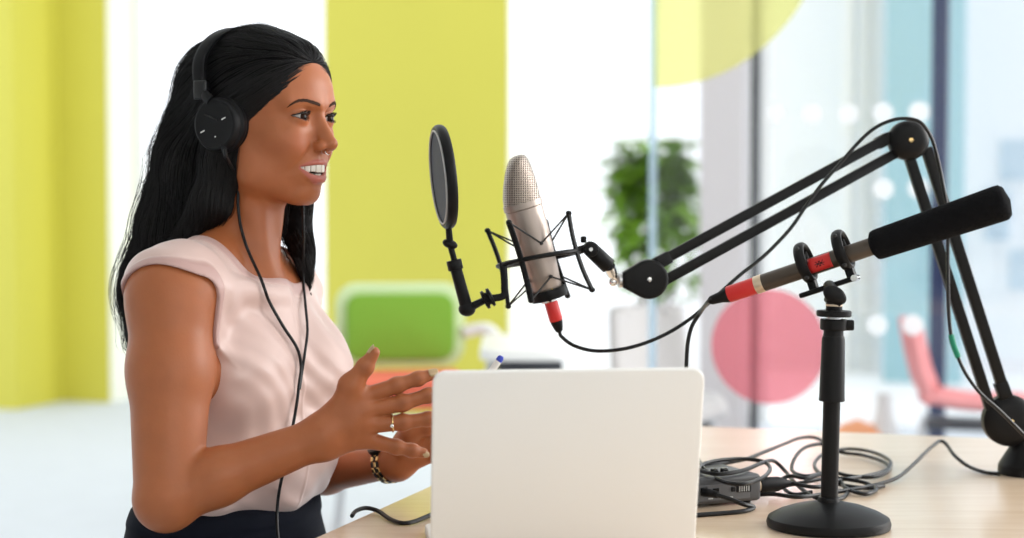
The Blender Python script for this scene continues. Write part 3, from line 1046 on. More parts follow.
# glass: a thin pane that lets light through and mirrors a little
def glass_mat(name, tint, gloss=.06, haze=0.0, hazecol=(.9, .95, 1)):
    m = bpy.data.materials.new(name); m.use_nodes = True
    nt = m.node_tree; nt.nodes.remove(nt.nodes['Principled BSDF'])
    out = nt.nodes['Material Output']
    tr = nt.nodes.new('ShaderNodeBsdfTransparent'); tr.inputs[0].default_value = (*tint, 1)
    gl = nt.nodes.new('ShaderNodeBsdfGlossy'); gl.inputs['Roughness'].default_value = .02
    mx = nt.nodes.new('ShaderNodeMixShader'); mx.inputs[0].default_value = gloss
    nt.links.new(tr.outputs[0], mx.inputs[1]); nt.links.new(gl.outputs[0], mx.inputs[2])
    last = mx
    if haze:
        df = nt.nodes.new('ShaderNodeBsdfTranslucent'); df.inputs[0].default_value = (*hazecol, 1)
        d2 = nt.nodes.new('ShaderNodeBsdfDiffuse'); d2.inputs[0].default_value = (*hazecol, 1)
        ad = nt.nodes.new('ShaderNodeMixShader'); ad.inputs[0].default_value = .25
        nt.links.new(df.outputs[0], ad.inputs[1]); nt.links.new(d2.outputs[0], ad.inputs[2])
        m2 = nt.nodes.new('ShaderNodeMixShader'); m2.inputs[0].default_value = haze
        nt.links.new(mx.outputs[0], m2.inputs[1]); nt.links.new(ad.outputs[0], m2.inputs[2])
        last = m2
    nt.links.new(last.outputs[0], out.inputs['Surface'])
    return m
m_glass = glass_mat('clear_glass', (.985, .985, .99), .04)
m_edge = glass_mat('glass_edge', (.80, .88, .94), .06, .35, (.75, .87, .95))
m_yel = glass_mat('yellow_film', (.97, .96, .66), .02, .30, (.92, .90, .50))
m_red = glass_mat('red_film', (.98, .62, .66), .02, .22, (.95, .42, .46))
m_dot = glass_mat('frosted_film', (.98, .99, 1.0), .0, .62, (1.0, 1.0, 1.0))

# windows in the back wall, open from floor to lintel
def window(name, u0, u1, v, bars):
    w = MB()
    t = .05
    rbox(w, u0, u1, v, v + .05, 0, t); rbox(w, u0, u1, v, v + .05, H - t, H)
    rbox(w, u0, u0 + t, v, v + .05, t, H - t); rbox(w, u1 - t, u1, v, v + .05, t, H - t)
    for b in bars: rbox(w, b - t / 2, b + t / 2, v, v + .05, t, H - t)
    o = structure(name, w, m_white)
    g = MB(); rbox(g, u0 + t, u1 - t, v + .02, v + .026, t, H - t)
    g.build('window_pane', m_glass, o, smooth=False)
    return o
window('window_1', u108, u325, VB + .27, [])
uW = px_on_v(760, VB)[0]
window('window_2', u508, uW, VB + .27, [])

# glazed front on the right: slim mullions, the blue grey building across the way
gf = MB()
VG = 6.75
for a, b in ((750, 757.5),): 
    ua, ub = px_on_v(a, VG)[0], px_on_v(b, VG)[0]
    rbox(gf, ua, ub, VG, VG + .06, 0, H)
structure('window_3', gf, m_charc)
gf = MB()
ua, ub = px_on_v(930, VG)[0], px_on_v(946, VG)[0]
rbox(gf, ua, ub, VG, VG + .10, 0, H)
ue = px_on_v(1100, VG)[0]
rbox(gf, ub, ue, VG, VG + .06, 0, .06)
w3 = structure('window_4', gf, m_dark)
g = MB(); rbox(g, px_on_v(758, VG)[0], ue, VG + .03, VG + .036, .06, H); g.build('window_pane', m_glass, w3, smooth=False)

m_teal = mat('pale_teal_cladding', (.36, .60, .68), .5, noise=(.8, .06))
m_paleb = mat('pale_blue_cladding', (.62, .74, .84), .5, noise=(.5, .08))
m_winb = mat('far_window', (.30, .44, .62), .2)
bld = empty('building', R3(4.2, 12.5, 0), 'pale building with a teal panel outside beyond the glazed front', 'building')
mb = MB(); rbox(mb, px_on_v(884, 11)[0], px_on_v(962, 11)[0], 11, 11.3, -.1, 5); mb.build('teal_panel', m_teal, bld)
mb = MB(); rbox(mb, px_on_v(962, 12)[0], px_on_v(1180, 12)[0], 12, 12.5, -.1, 6); mb.build('wall', mat('bright_facade', (.95, .97, 1.0), .8), bld)
mb = MB(); rbox(mb, px_on_v(745, 11.6)[0], px_on_v(890, 11.6)[0], 11.6, 12.0, -.1, 6); mb.build('side_wall', mat('pale_blue_render', (.92, .95, .99), .8), bld)
for x in (848, 862, 872):
    mb = MB(); rbox(mb, px_on_v(x, 11.56)[0], px_on_v(x + 5, 11.56)[0], 11.56, 11.6, -.1, 6); mb.build('wall_rib', m_white, bld)
for a, b, y0, y1 in ((1000, 1040, 140, 180), (986, 1010, 190, 240), (1010, 1040, 250, 290)):
    ua, ub = px_on_v(a, 11.97)[0], px_on_v(b, 11.97)[0]; Y = px_on_v((a + b) / 2, 11.97)[1]
    mb = MB(); rbox(mb, ua, ub, 11.97, 12.0, CAM_Z - (y1 - 200) / FPX * Y, CAM_Z - (y0 - 200) / FPX * Y); mb.build('window', m_paleb, bld)

# ------------------------------------------------------------------ glass partition with coloured film discs and frosted dots
VP = None
P0 = np.array((.40, 4.85)); VP = P0[0] * EV[0] + P0[1] * EV[1]
part = empty('glass_partition', R3(px_on_v(652, VP)[0], VP, 0), 'clear glass partition with coloured discs and rows of frosted dots, behind the table', 'partition')
ul = px_on_v(652, VP)[0]; ur = px_on_v(1120, VP)[0]
mb = MB(); rbox(mb, ul, ur, VP, VP + .010, 0.0, 2.9); mb.build('pane', m_glass, part, smooth=False)
mb = MB(); rbox(mb, px_on_v(648.5, VP)[0], px_on_v(656, VP)[0], VP - .004, VP + .014, 0.0, 2.9, .003); mb.build('pane_edge', m_edge, part)
def on_part(px, py, dv=0.0):
    u, Y = px_on_v(px, VP + dv)
    return u, P(px, py, Y)[2]
def disc(name, px, py, rpx, m, label=None, clip=None, n=64):
    u, z = on_part(px, py); r = rpx * px_on_v(px, VP)[1] / FPX
    pts = [(u + r * math.cos(2 * math.pi * i / n), z + r * math.sin(2 * math.pi * i / n)) for i in range(n)]
    if clip is not None: pts = [(max(a, clip), b) for a, b in pts]
    poly, last = [], None
    for q in pts:
        if last is None or abs(q[0] - last[0]) + abs(q[1] - last[1]) > 1e-5: poly.append(q)
        last = q
    b = MB().prism(poly, EV * (VP - .0012), EU, (0, 0, 1), EV, .0008)
    o = b.build(name, m, part, smooth=False)
    if label: o['label'] = label
disc('film_disc', 658, -80, 166, m_yel, 'large translucent yellow disc on the glass', clip=px_on_v(652, VP)[0] + .001)
disc('film_disc', 769, 346.5, 58, m_red, 'translucent red disc on the glass')
for (x, y) in ((775, 113), (811, 114), (847, 114), (882, 113), (918, 112), (954, 112), (990, 112), (883, 189), (918, 188),
               (878, 325), (914, 325), (842, 326), (954, 325), (990, 324)):
    if x < 830 and y > 150: continue
    if x in (954, 990): continue
    disc('frosted_dot', x, y, 10.5, m_dot, n=32)

# ------------------------------------------------------------------ background furniture
m_green = mat('green_fabric', (.20, .42, .035), .8, bump=(400, .2, .001))
m_pgreen = mat('pale_green_plastic', (.62, .76, .42), .5)
m_coral = mat('coral_fabric', (.80, .16, .09), .8)
m_wplast = mat('white_plastic', (.84, .84, .82), .35)
m_steel = mat('brushed_steel', (.55, .55, .56), .3, metal=1.0)
m_pink = mat('pink_fabric', (.80, .30, .30), .7)
m_gplast = mat('light_grey_shell', (.60, .58, .57), .5)
m_black = mat('black_plastic', (.013, .013, .014), .42)
m_orange = mat('orange_fabric', (.85, .36, .16), .8)

def bench_chair(Y):
    c = P(400, 330, Y); s = Y / FPX
    o = empty('armchair', (c[0], Y, 0), 'green backed armchair with an orange red seat by the lime wall', 'chair')
    w, hgt = 130 * s, 84 * s
    zb = P(400, 367, Y)[2]
    f = np.array((.10, -1, 0)); f /= np.linalg.norm(f); sx = np.array((-f[1], f[0], 0)); 
    mb = MB().prism(rrect(w, hgt, .075), (c[0], Y + .02, zb + hgt / 2), sx, (0, -f[1] * 0 + .0, 1), -f, .045, .012); mb.build('back_shell', m_pgreen, o)
    mb = MB().prism(rrect(w - .075, hgt - .06, .05), (c[0] + f[0] * .03, Y + .02 + f[1] * .03, zb + hgt / 2 - .006), sx, (0, 0, 1), -f, .03, .012); mb.build('back_cushion', m_green, o)
    zs = .555
    mb = MB().box((c[0] + f[0] * .25, Y + f[1] * .25, zs - .045), (w * .92, .48, .09), Matrix.Rotation(math.atan2(-f[0], -f[1]) * -1, 3, 'Z'), .03, 3); mb.build('seat', m_coral, o)
    for q in (-1, 1):
        e = sx * q * (w * .5)
        a = np.array((c[0], Y, 0)) + e
        pts = spline([a + np.array((0, .02, zb + .12)), a + sx * q * .08 + f * .02 + np.array((0, 0, zb + .13)), a + sx * q * .13 + f * .12 + np.array((0, 0, zb + .07)), a + sx * q * .12 + f * .30 + np.array((0, 0, zb + .02)), a + sx * q * .05 + f * .40 + np.array((0, 0, zs - .06))], 6)
        MB().tube(pts, .022, 10).build('armrest', m_wplast, o)
        for dv in (.06, .42):
            MB().tube([a + f * dv - sx * q * .05 + np.array((0, 0, zs - .08)), a + f * dv * 1.05 + np.array((0, 0, 0.0))], [.014, .011], 10).build('leg', m_steel, o)
    return o
bench_chair(5.9)

def side_table():
    Y = 4.95
    a = P(480, 350, Y); b = P(566, 350, Y); z = P(0, 347, Y)[2]
    o = empty('side_table', ((a[0] + b[0]) / 2, Y, 0), 'low white topped table with a dark underside beside the green chair', 'table')
    MB().prism(rrect(b[0] - a[0], .55, .05), ((a[0] + b[0]) / 2, Y + .2, z - .035), (1, 0, 0), (0, 1, 0), (0, 0, 1), .035, .006).build('table_top', m_wplast, o)
    MB().box(((a[0] + b[0]) / 2 + .02, Y + .2, z - .055), (b[0] - a[0] - .06, .45, .04), None, .004).build('apron', m_charc, o)
    for x in (a[0] + .03, b[0] - .03):
        for y in (Y + .02, Y + .38): MB().cyl((x, y, 0), (x, y, z - .05), .014).build('leg', m_steel, o)
side_table()

def shell_chair(name, pxc, top, w, Y, m, label, head_=0.0, seat_z=.46):
    s = Y / FPX; c = P(pxc, 300, Y); zt = P(0, top, Y)[2]
    o = empty(name, (c[0], Y, 0), label, 'chair')
    W = w * s
    f = np.array((math.sin(head_), -math.cos(head_), 0)); sx = np.array((math.cos(head_), math.sin(head_), 0))
    vs, fs = [], []
    prof = spline([(.42, seat_z - .02), (.36, seat_z), (.2, seat_z - .005), (.06, seat_z + .02), (0, seat_z + .09), (-.03, (seat_z + zt) / 2 + .05), (-.05, zt - .03), (-.052, zt)], 4) if False else None
    pr = [Vector((x, 0, z)) for x, z in ((.42, seat_z - .03), (.36, seat_z), (.2, seat_z - .005), (.06, seat_z + .02), (0, seat_z + .09), (-.03, (seat_z + zt) / 2 + .03), (-.05, zt - .03), (-.052, zt))]
    pr = spline(pr, 4)
    n = 13
    for j, q in enumerate(pr):
        t = j / (len(pr) - 1)
        hw = W / 2 * (.92 + .08 * math.sin(t * 3.14)) * (1 if t < .9 else math.sqrt(max(0.12, 1 - ((t - .9) / .1) ** 2 * .75)))
        for i in range(n):
            u = (i / (n - 1) - .5) * 2
            vs.append(np.array((c[0], Y, 0)) + f * (q.x + .05 * u * u * (t > .5)) + sx * u * hw + np.array((0, 0, q.z + .03 * u * u * (t < .4))))
    for j in range(len(pr) - 1):
        for i in range(n - 1): fs.append((j * n + i, j * n + i + 1, (j + 1) * n + i + 1, (j + 1) * n + i))
    sh = MB().add(vs, fs).build('shell', m, o, sharp=0)
    md = sh.modifiers.new('t', 'SOLIDIFY'); md.thickness = .03; md.offset = -1
    for q in (-1, 1):
        for d in (.04, .36):
            p = np.array((c[0], Y, 0)) + f * d + sx * q * W * .36
            MB().tube([p + np.array((0, 0, seat_z - .03)), p + f * (d - .2) * .15 + sx * q * .03], [.012, .010], 10).build('leg', m_steel, o)
    MB().box(np.array((c[0], Y, seat_z - .05)) + f * .2, (W * .7, .3, .03), Matrix.Rotation(head_, 3, 'Z'), .006).build('seat_plate', m_charc, o)
    return o
shell_chair('shell_chair', 647, 304, 84, 5.75, m_gplast, 'pale grey shell chair with a rounded back in front of the leafy plant', .25)
shell_chair('shell_chair', 914, 317, 70, 6.0, m_pink, 'pink low backed chair behind the glass partition', math.radians(72), .405)

def pouf():
    c = P(857, 440, 6.3)
    o = empty('pouf', (c[0], 6.3, 0), 'round orange pouf beyond the table behind the glass', 'pouf')
    r = 27 * 6.3 / FPX * 1.15; zt = P(0, 421, 6.3)[2]
    MB().lathe((c[0], 6.3, 0), (c[0], 6.3, 1), [(0, r * .85), (.02, r * .95), (zt * .5, r * 1.05), (zt * .85, r * .85), (zt * .96, r * .5), (zt, .02)], 32).build('cushion', m_orange, o)
    MB().lathe((c[0], 6.3, 0), (c[0], 6.3, 1), [(zt - .004, .02), (zt + .004, .018)], 16).build('button', m_orange, o)
    v = P(884, 430, 6.3); zt = P(0, 393, 6.3)[2]
    w = empty('floor_vase', (v[0], 6.3, 0), 'tall white bottle shaped floor vase beside the orange pouf', 'vase')
    MB().lathe((v[0], 6.3, 0), (v[0], 6.3, 1), [(0, .07), (.05, .085), (zt * .5, .075), (zt * .8, .035), (zt * .95, .026), (zt, .034)], 28).build('vase_body', m_wplast, w)
pouf()

def plant():
    Y = 7.2; c = P(655, 220, Y)
    o = empty('potted_plant', (c[0], Y, 0), 'tall leafy green potted plant by the bright window', 'plant')
    m_leaf = mat('leaf_green', (.24, .44, .05), .3, noise=(6, .5))
    m_lleaf = m_leaf
    m_pot = mat('grey_pot', (.35, .34, .33), .6); m_bark = mat('bark', (.16, .10, .06), .8)
    MB().lathe((c[0], Y, 0), (c[0], Y, 1), [(0, .15), (.02, .16), (.36, .21), (.40, .215), (.40, .19), (.36, .18)], 32).build('pot', m_pot, o)
    tr = MB()
    tips = []
    for k in range(9):
        a = rng.uniform(0, 6.28); rr = rng.uniform(.03, .13); zt = rng.uniform(.75, 1.30)
        pts = spline([(c[0], Y, .33), (c[0] + rr * .3 * math.cos(a), Y + rr * .3 * math.sin(a), .6), (c[0] + rr * 1.1 * math.cos(a), Y + rr * 1.1 * math.sin(a), zt)], 6)
        tr.tube(pts, [.012 - .008 * i / (len(pts) - 1) for i in range(len(pts))], 6)
        tips.append(pts)
    tr.build('stem', m_bark, o)
    lf = MB()
    for k in range(780):
        z = 1.32 - abs(rng.normal(0, .28)); 
        wid = .085 + .07 * sstep(1.45, 1.05, z)
        a = rng.uniform(0, 6.28); rr = wid * math.sqrt(rng.uniform(.05, 1.15)) * (1 + .25 * math.sin(3 * a + 9 * z))
        if z < .72: continue
        b = np.array((c[0] + .005 + rr * math.cos(a), Y + rr * math.sin(a), z + rng.uniform(-.05, .08)))
        d = np.array((math.cos(a) + rng.normal(0, .4), math.sin(a) + rng.normal(0, .4), rng.uniform(-.9, .5))); d /= np.linalg.norm(d)
        L = rng.uniform(.05, .11); sdir = np.cross(d, (0, 0, 1)); sdir /= np.linalg.norm(sdir) + 1e-9; nn = np.cross(sdir, d)
        ring = []
        for t, wd, hh in ((0, .04, 0), (.25, .30, .05), (.5, .36, .06), (.75, .24, .02), (1, .02, -.08)):
            for q in (-1, 0, 1): ring.append(b + d * L * t + sdir * q * wd * L + nn * L * (hh + (abs(q)) * .08))
        fs = []
        for j in range(4):
            for q in range(2): fs.append((j * 3 + q, j * 3 + q + 1, j * 3 + q + 4, j * 3 + q + 3))
        lf.add(ring, fs)
    lf.build('foliage', m_leaf, o, sharp=0)
plant()
# ------------------------------------------------------------------ the table
m_wood = bpy.data.materials.new('pale_oak'); m_wood.use_nodes = True
def wood_nodes(m):
    nt = m.node_tree; b = nt.nodes['Principled BSDF']; b.inputs['Roughness'].default_value = .22; b.inputs['Coat Weight'].default_value = .5; b.inputs['Coat Roughness'].default_value = .3; b.inputs['Specular IOR Level'].default_value = .5
    tc = nt.nodes.new('ShaderNodeTexCoord'); mp = nt.nodes.new('ShaderNodeMapping')
    mp.inputs['Rotation'].default_value = (0, 0, RA); mp.inputs['Scale'].default_value = (1.2, 14, 14)
    nt.links.new(tc.outputs['Object'], mp.inputs['Vector'])
    n = nt.nodes.new('ShaderNodeTexNoise'); n.inputs['Scale'].default_value = 3.5; n.inputs['Detail'].default_value = 8; n.inputs['Distortion'].default_value = .6
    nt.links.new(mp.outputs[0], n.inputs['Vector'])
    cr = nt.nodes.new('ShaderNodeValToRGB')
    cr.color_ramp.elements[0].position = .3; cr.color_ramp.elements[0].color = (.78, .57, .39, 1)
    cr.color_ramp.elements[1].position = .7; cr.color_ramp.elements[1].color = (.88, .69, .51, 1)
    nt.links.new(n.outputs['Fac'], cr.inputs[0]); nt.links.new(cr.outputs[0], b.inputs['Base Color'])
wood_nodes(m_wood)
tab = empty('table', R3(.4, 2.25, 0), 'long pale oak table in front of the woman', 'table')
TU0, TU1, TV0, TV1 = -.841, 1.75, 1.45, 2.955
MB().prism(rrect(TU1 - TU0, TV1 - TV0, .02), R3((TU0 + TU1) / 2, (TV0 + TV1) / 2, TABLE_Z - .028), EU, EV, (0, 0, 1), .028, .003).build('table_top', m_wood, tab)
for u in (TU0 + .9, TU1 - .12):
    for v in (TV0 + .12, TV1 - .12):
        b = MB(); rbox(b, u - .03, u + .03, v - .03, v + .03, 0, TABLE_Z - .028, .004); b.build('leg', m_steel, tab)
b = MB(); rbox(b, TU0 + .87, TU1 - .10, TV1 - .14, TV1 - .10, TABLE_Z - .09, TABLE_Z - .029, .003); b.build('rail', m_steel, tab)

# a stool under the woman
m_seat = mat('charcoal_fabric', (.04, .04, .045), .8)
st = empty('stool', (HIP[0], HIP[1], 0), 'charcoal round stool the woman sits on', 'stool')
MB().lathe((HIP[0], HIP[1], 0), (HIP[0], HIP[1], 1), [(.40, .17), (.41, .195), (.44, .20), (.468, .19), (.475, .15)], 36).build('seat', m_seat, st)
MB().cyl((HIP[0], HIP[1], .03), (HIP[0], HIP[1], .41), .025).build('column', m_steel, st)
MB().lathe((HIP[0], HIP[1], 0), (HIP[0], HIP[1], 1), [(0, .21), (.012, .21), (.03, .05), (.04, .03)], 36).build('foot', m_steel, st)

# ------------------------------------------------------------------ things the woman wears or holds
m_rub = mat('soft_black', (.007, .007, .008), .5, spec=.16)
m_gloss = mat('gloss_black', (.008, .008, .009), .22, spec=.35)
m_silver = mat('silver', (.75, .74, .72), .2, metal=1.0)
m_gold = mat('gold', (.78, .55, .25), .2, metal=1.0)
m_cable = mat('cable_black', (.006, .006, .007), .38, spec=.3)
hp = empty('headphones', head(-110, 0, 0), 'black closed headphones worn by the woman', 'headphones')
for s in (-1, 1):
    ax = lambda y: head(-93, y * s, -10)
    cup = MB().lathe(ax(74), ax(100), [(0, .022), (.0, .034), (.004, .0365), (.010, .0365), (.0125, .034), (.0135, .0335), (.0140, .0345), (.020, .0345), (.0235, .0325), (.0245, .0300), (.0240, .0285), (.0240, .020), (.0235, .002)], 48).build('ear_cup', m_rub, hp)
    MB().lathe(ax(66), ax(75), [(0, .020), (.001, .031), (.004, .034), (.008, .034), (.010, .031)], 40).build('ear_pad', m_rub, cup)
    for (dx, dz, l, an) in ((-18, -9, 7, .4), (16, 7, 7, .4)):
        c = head(-93 + dx, 98.7 * s, -10 + dz)
        Rm = Matrix(HM.T.tolist()) @ Matrix.Rotation(-an, 3, 'Y')
        MB().box(c, (l / 1000, .0012, .0014), Rm).build('silver_mark', m_silver, cup)
    MB().ell(head(-91, 98.4 * s, -26), (.0012, .0008, .0012), Matrix(HM.T.tolist()), 10, 6).build('silver_mark', m_silver, cup)
    Rm = Matrix(HM.T.tolist()) @ Matrix.Rotation(.35, 3, 'Y')
    MB().box(head(-97, 98.8 * s, -1), (.022, .001, .0022), Rm).build('groove', m_gloss, cup)
    pts = [head(-100, 96 * s, 20), head(-110, 94 * s, 27), head(-116, 90 * s, 31), head(-121, 88 * s, 42)]
    MB().tube(spline(pts, 4), .0075, 10, flat=(HL, .6)).build('yoke', m_rub, hp)
    MB().prism(rrect(.021, .026, .004), head(-119, 84 * s, 35), Vector(HF), Vector(HU), Vector(HL * s), .012, .003).build('slider', m_gloss, hp)
bandp = [head(-120, -88, 36), head(-126, -87, 55), head(-129, -80, 78), head(-128, -62, 100), head(-127, -33, 114.5), head(-127, 0, 119)]
bandp += [q - 2 * HL * float((q - HO) @ HL) for q in bandp[-2::-1]]
bs = spline(bandp, 8)
mb = MB()
vs, fs = [], []
n = 12
for j, q in enumerate(bs):
    t = (bs[min(j + 1, len(bs) - 1)] - bs[max(j - 1, 0)]).normalized()
    f = Vector(HF); f = (f - t * f.dot(t)).normalized(); o_ = t.cross(f)
    for i in range(n):
        a = 2 * math.pi * (i + .5) / n
        c_, s_ = math.cos(a), math.sin(a)
        vs.append(q + f * (.0095 * math.copysign(abs(c_) ** .6, c_)) + o_ * (.0042 * math.copysign(abs(s_) ** .6, s_)))
for j in range(len(bs) - 1):
    for i in range(n): fs.append((j * n + i, j * n + (i + 1) % n, (j + 1) * n + (i + 1) % n, (j + 1) * n + i))
mb.add(vs, fs).build('headband', m_rub, hp)
def onbody(px, py, off=.0055, fn=None):
    return ray_hit(fn or (lambda p: np.minimum(blouse_sdf(p), smin(torso_sdf(p), neck_sdf(p), .022))), px, py, 1.9, off)
hairy = lambda p: np.minimum(np.minimum(blouse_sdf(p), neck_sdf(p)), hair_sdf(p))
c1 = [head(-79, -95, -40), head(-76, -95, -52)] + [onbody(x, y) for x, y in ((237.5, 180), (238, 205), (240.5, 225), (245, 242), (250, 255), (256, 268), (261, 279), (265, 290), (270, 303), (283, 326), (297, 348), (301, 366), (299, 385), (297, 402), (294, 420), (290, 440), (286, 462), (281, 482))]
c1 += [P(278, 500, 2.17), P(277, 520, 2.165), P(279, 545, 2.15), P(284, 575, 2.15)]
MB().tube(spline(c1, 8), .0021, 8).build('cable', m_cable, hp)
c2 = [head(-89, 96, -42), P(304, 180, 2.275), P(303, 207, 2.27), P(303.5, 230, 2.262), onbody(303.5, 250, .004, hairy), onbody(303, 275, .004, hairy)] + [onbody(x, y) for x, y in ((305.5, 305), (307.5, 330), (305, 352), (302, 372), (299.6, 389))]
MB().tube(spline(c2, 8), .0019, 8).build('cable', m_cable, hp)
MB().cyl(head(-81, -95, -36), head(-76, -95, -53), .004, .0028, 12).build('strain_relief', m_rub, hp)

nr = empty('nose_ring', head(12, 0, -46), 'tiny silver ring in the nose of the woman', 'nose ring')
MB().tube([head(12.5 + 2.6 * math.sin(t), 3.0 * math.cos(t), -44.5 - 3.4 * max(0, math.sin(t))) for t in np.linspace(-.3, math.pi + .3, 20)], .0007, 8).build('hoop', m_silver, nr)
for s in (-1, 1): MB().ell(head(12.5, 3.0 * s, -44.3), (.0011, .0011, .0011), None, 10, 6).build('bead', m_silver, nr)
# ring, watch, pen
ra, rb_ = RH['ring'][0], RH['ring'][1]
rc = ra + (rb_ - ra) * .72; rt = (rb_ - ra) / np.linalg.norm(rb_ - ra)
q = Vector(rt).to_track_quat('Z', 'Y').to_matrix()
ring = empty('finger_ring', rc, 'gold ring with a small stone on the ring finger of her near hand', 'ring')
MB().tube([Vector(rc) + q @ Vector((.0102 * math.cos(a), .0102 * math.sin(a), 0)) for a in np.linspace(0, 2 * math.pi, 33)[:-1]], .0012, 8, closed=True).build('band', m_gold, ring)
MB().ell(rc + np.array((0, -.0104, -.002)), (.0028, .0022, .0028), None, 12, 8).build('stone', m_silver, ring)
wv = (np.mean([LH[k][0] for k in ('index', 'middle', 'ring', 'pinky')], 0) - LE); wv /= np.linalg.norm(wv)
wc = LW - wv * .013
watch = empty('wristwatch', wc, 'dark link bracelet watch on the wrist of her far hand', 'watch')
q = Vector((LW - LE) / np.linalg.norm(LW - LE)).to_track_quat('Z', 'Y').to_matrix()
m_brac = mat('black_steel', (.05, .045, .04), .3, metal=.8)
mb1, mb2 = MB(), MB()
for k in range(22):
    a = 2 * math.pi * k / 22
    Rk = q @ Matrix.Rotation(a, 3, 'Z')
    for j in (-1, 0, 1):
        c = Vector(wc) + Rk @ Vector((.0268, 0, j * .0052))
        (mb2 if (k + j) % 2 else mb1).box(c, (.003, .0072, .0049), Rk, .0008, 1)
mb1.build('bracelet_link', m_brac, watch); mb2.build('bracelet_link', m_gold, watch)
cf = Vector(wc) + q @ Matrix.Rotation(2.2, 3, 'Z') @ Vector((.029, 0, 0))
Rk = (q @ Matrix.Rotation(2.2, 3, 'Z'))
dv = Rk @ Vector((1, 0, 0))
MB().cyl(cf - dv * .003, cf + dv * .004, .015, None, 32, .001).build('watch_case', m_brac, watch)
pa, pb = P(441, 444, 2.240), P(502, 356, 2.235)
pen = empty('pen', pa, 'white pen with a blue end held in her far hand, behind the laptop', 'pen')
d = pb - pa; L = float(np.linalg.norm(d))
MB().lathe(pa, pb, [(0, .0008), (.004, .0022), (.014, .0042), (L - .008, .0045)], 16).build('barrel', m_wplast, pen)
m_blue = mat('blue_plastic', (.03, .06, .50), .3)
e = d / L
MB().lathe(pb - e * .008, pb, [(0, .0046), (.005, .0044), (.0075, .003), (.008, .001)], 16).build('end_cap', m_blue, pen)

# ------------------------------------------------------------------ laptop
m_alu = mat('light_aluminium', (.88, .86, .83), .38, metal=.0, spec=.5, bump=(900, .04, .0005))
m_key = mat('key_black', (.015, .015, .016), .5)
m_scr = mat('dark_screen', (.01, .012, .015), .1)
hl, hr = on_table(430, 559, .012), on_table(694, 552.5, .012)
hl = np.array(hl); wdir = (hr - hl); Wl = float(np.linalg.norm(wdir)); wdir /= Wl
back = np.array((-wdir[1], wdir[0], 0))                        # towards the woman's side
hc = (hl + hr) / 2
tl_, tr_ = P(437, 373.5, 1.90), P(703, 366.5, 1.93)
lap = empty('laptop', (hc[0], hc[1], TABLE_Z), 'open silver white laptop seen from behind its lid on the table', 'laptop')
lean = math.radians(13)
up = np.array((0, 0, 1)) * math.cos(lean) - back * math.sin(lean)
nrm = np.cross(wdir, up)
Hl = .2145
oc = hc + np.array((0, 0, 0)) + up * Hl / 2
poly = rrect(Wl, Hl, .014, 8)
lid = MB().prism(poly, oc + nrm * .0035, wdir, up, -nrm, .007, .0026, 4).build('lid', m_alu, lap)
MB().prism(rrect(Wl - .016, Hl - .02, .004), oc - nrm * .0036, wdir, up, -nrm, .0006).build('screen', m_scr, lid, smooth=False)
bc = hc + back * .106
MB().prism(rrect(Wl - .014, .205, .014, 8), (bc[0], bc[1], TABLE_Z), wdir, back, (0, 0, 1), .012, .003, 3).build('base', m_alu, lap)
kb = MB()
for r in range(6):
    for c in range(14):
        w_ = Wl * .86 / 14
        kb.box(np.array((bc[0], bc[1], TABLE_Z + .0123)) + wdir * ((c - 6.5) * w_) + back * (-.03 + (r - 2.5) * -.0175 + .0), (w_ * .84, .0145 if r else .008, .0012), Matrix(((wdir[0], back[0], 0), (wdir[1], back[1], 0), (0, 0, 1))), .0004, 1)
kbo = kb.build('keyboard', m_key, lap)
MB().prism(rrect(.10, .06, .004), np.array((bc[0], bc[1], TABLE_Z + .0119)) + back * .066, wdir, back, (0, 0, 1), .0004).build('trackpad', m_steel, lap)
MB().cyl(hc - wdir * Wl * .40 + np.array((0, 0, -.001)), hc + wdir * Wl * .40 + np.array((0, 0, -.001)), .0055, None, 16).build('hinge', m_key, lap)
# ------------------------------------------------------------------ microphones, stands, cables
def unit(v): v = np.array(v, float); return v / np.linalg.norm(v)
m_met = mat('satin_nickel', (.40, .335, .295), .42, metal=.8)
m_grille = mat('steel_mesh', (.52, .46, .41), .35, metal=.85)
m_gold_dot = mat('brass_badge', (.75, .55, .2), .3, metal=1)
m_redp = mat('red_sleeve', (.62, .02, .018), .4)
m_bk = mat('black_paint', (.006, .006, .0065), .42, spec=.17, bump=(500, .08, .0004))
m_el = mat('elastic_black', (.02, .02, .02), .7)
m_chrome = mat('chrome', (.8, .8, .8), .12, metal=1.0)

def grille_nodes(m, scale, ax=True):
    nt = m.node_tree; b = nt.nodes['Principled BSDF']
    tc = nt.nodes.new('ShaderNodeTexCoord')
    ws = []
    for rot in ((0, 0, 0), (0, math.pi / 2, 0)):
        mp = nt.nodes.new('ShaderNodeMapping'); mp.inputs['Rotation'].default_value = rot
        nt.links.new(tc.outputs['Object'], mp.inputs['Vector'])
        w = nt.nodes.new('ShaderNodeTexWave'); w.inputs['Scale'].default_value = scale; w.bands_direction = 'X'
        nt.links.new(mp.outputs[0], w.inputs['Vector']); ws.append(w)
    mx = nt.nodes.new('ShaderNodeMath'); mx.operation = 'MAXIMUM'
    nt.links.new(ws[0].outputs['Fac'], mx.inputs[0]); nt.links.new(ws[1].outputs['Fac'], mx.inputs[1])
    cr = nt.nodes.new('ShaderNodeValToRGB')
    cr.color_ramp.elements[0].position = .35; cr.color_ramp.elements[0].color = (.07, .055, .045, 1)
    cr.color_ramp.elements[1].position = .8; cr.color_ramp.elements[1].color = (.46, .39, .335, 1)
    nt.links.new(mx.outputs[0], cr.inputs[0]); nt.links.new(cr.outputs[0], b.inputs['Base Color'])
    bp = nt.nodes.new('ShaderNodeBump'); bp.inputs['Strength'].default_value = .8; bp.inputs['Distance'].default_value = .001
    nt.links.new(mx.outputs[0], bp.inputs['Height']); nt.links.new(bp.outputs['Normal'], b.inputs['Normal'])
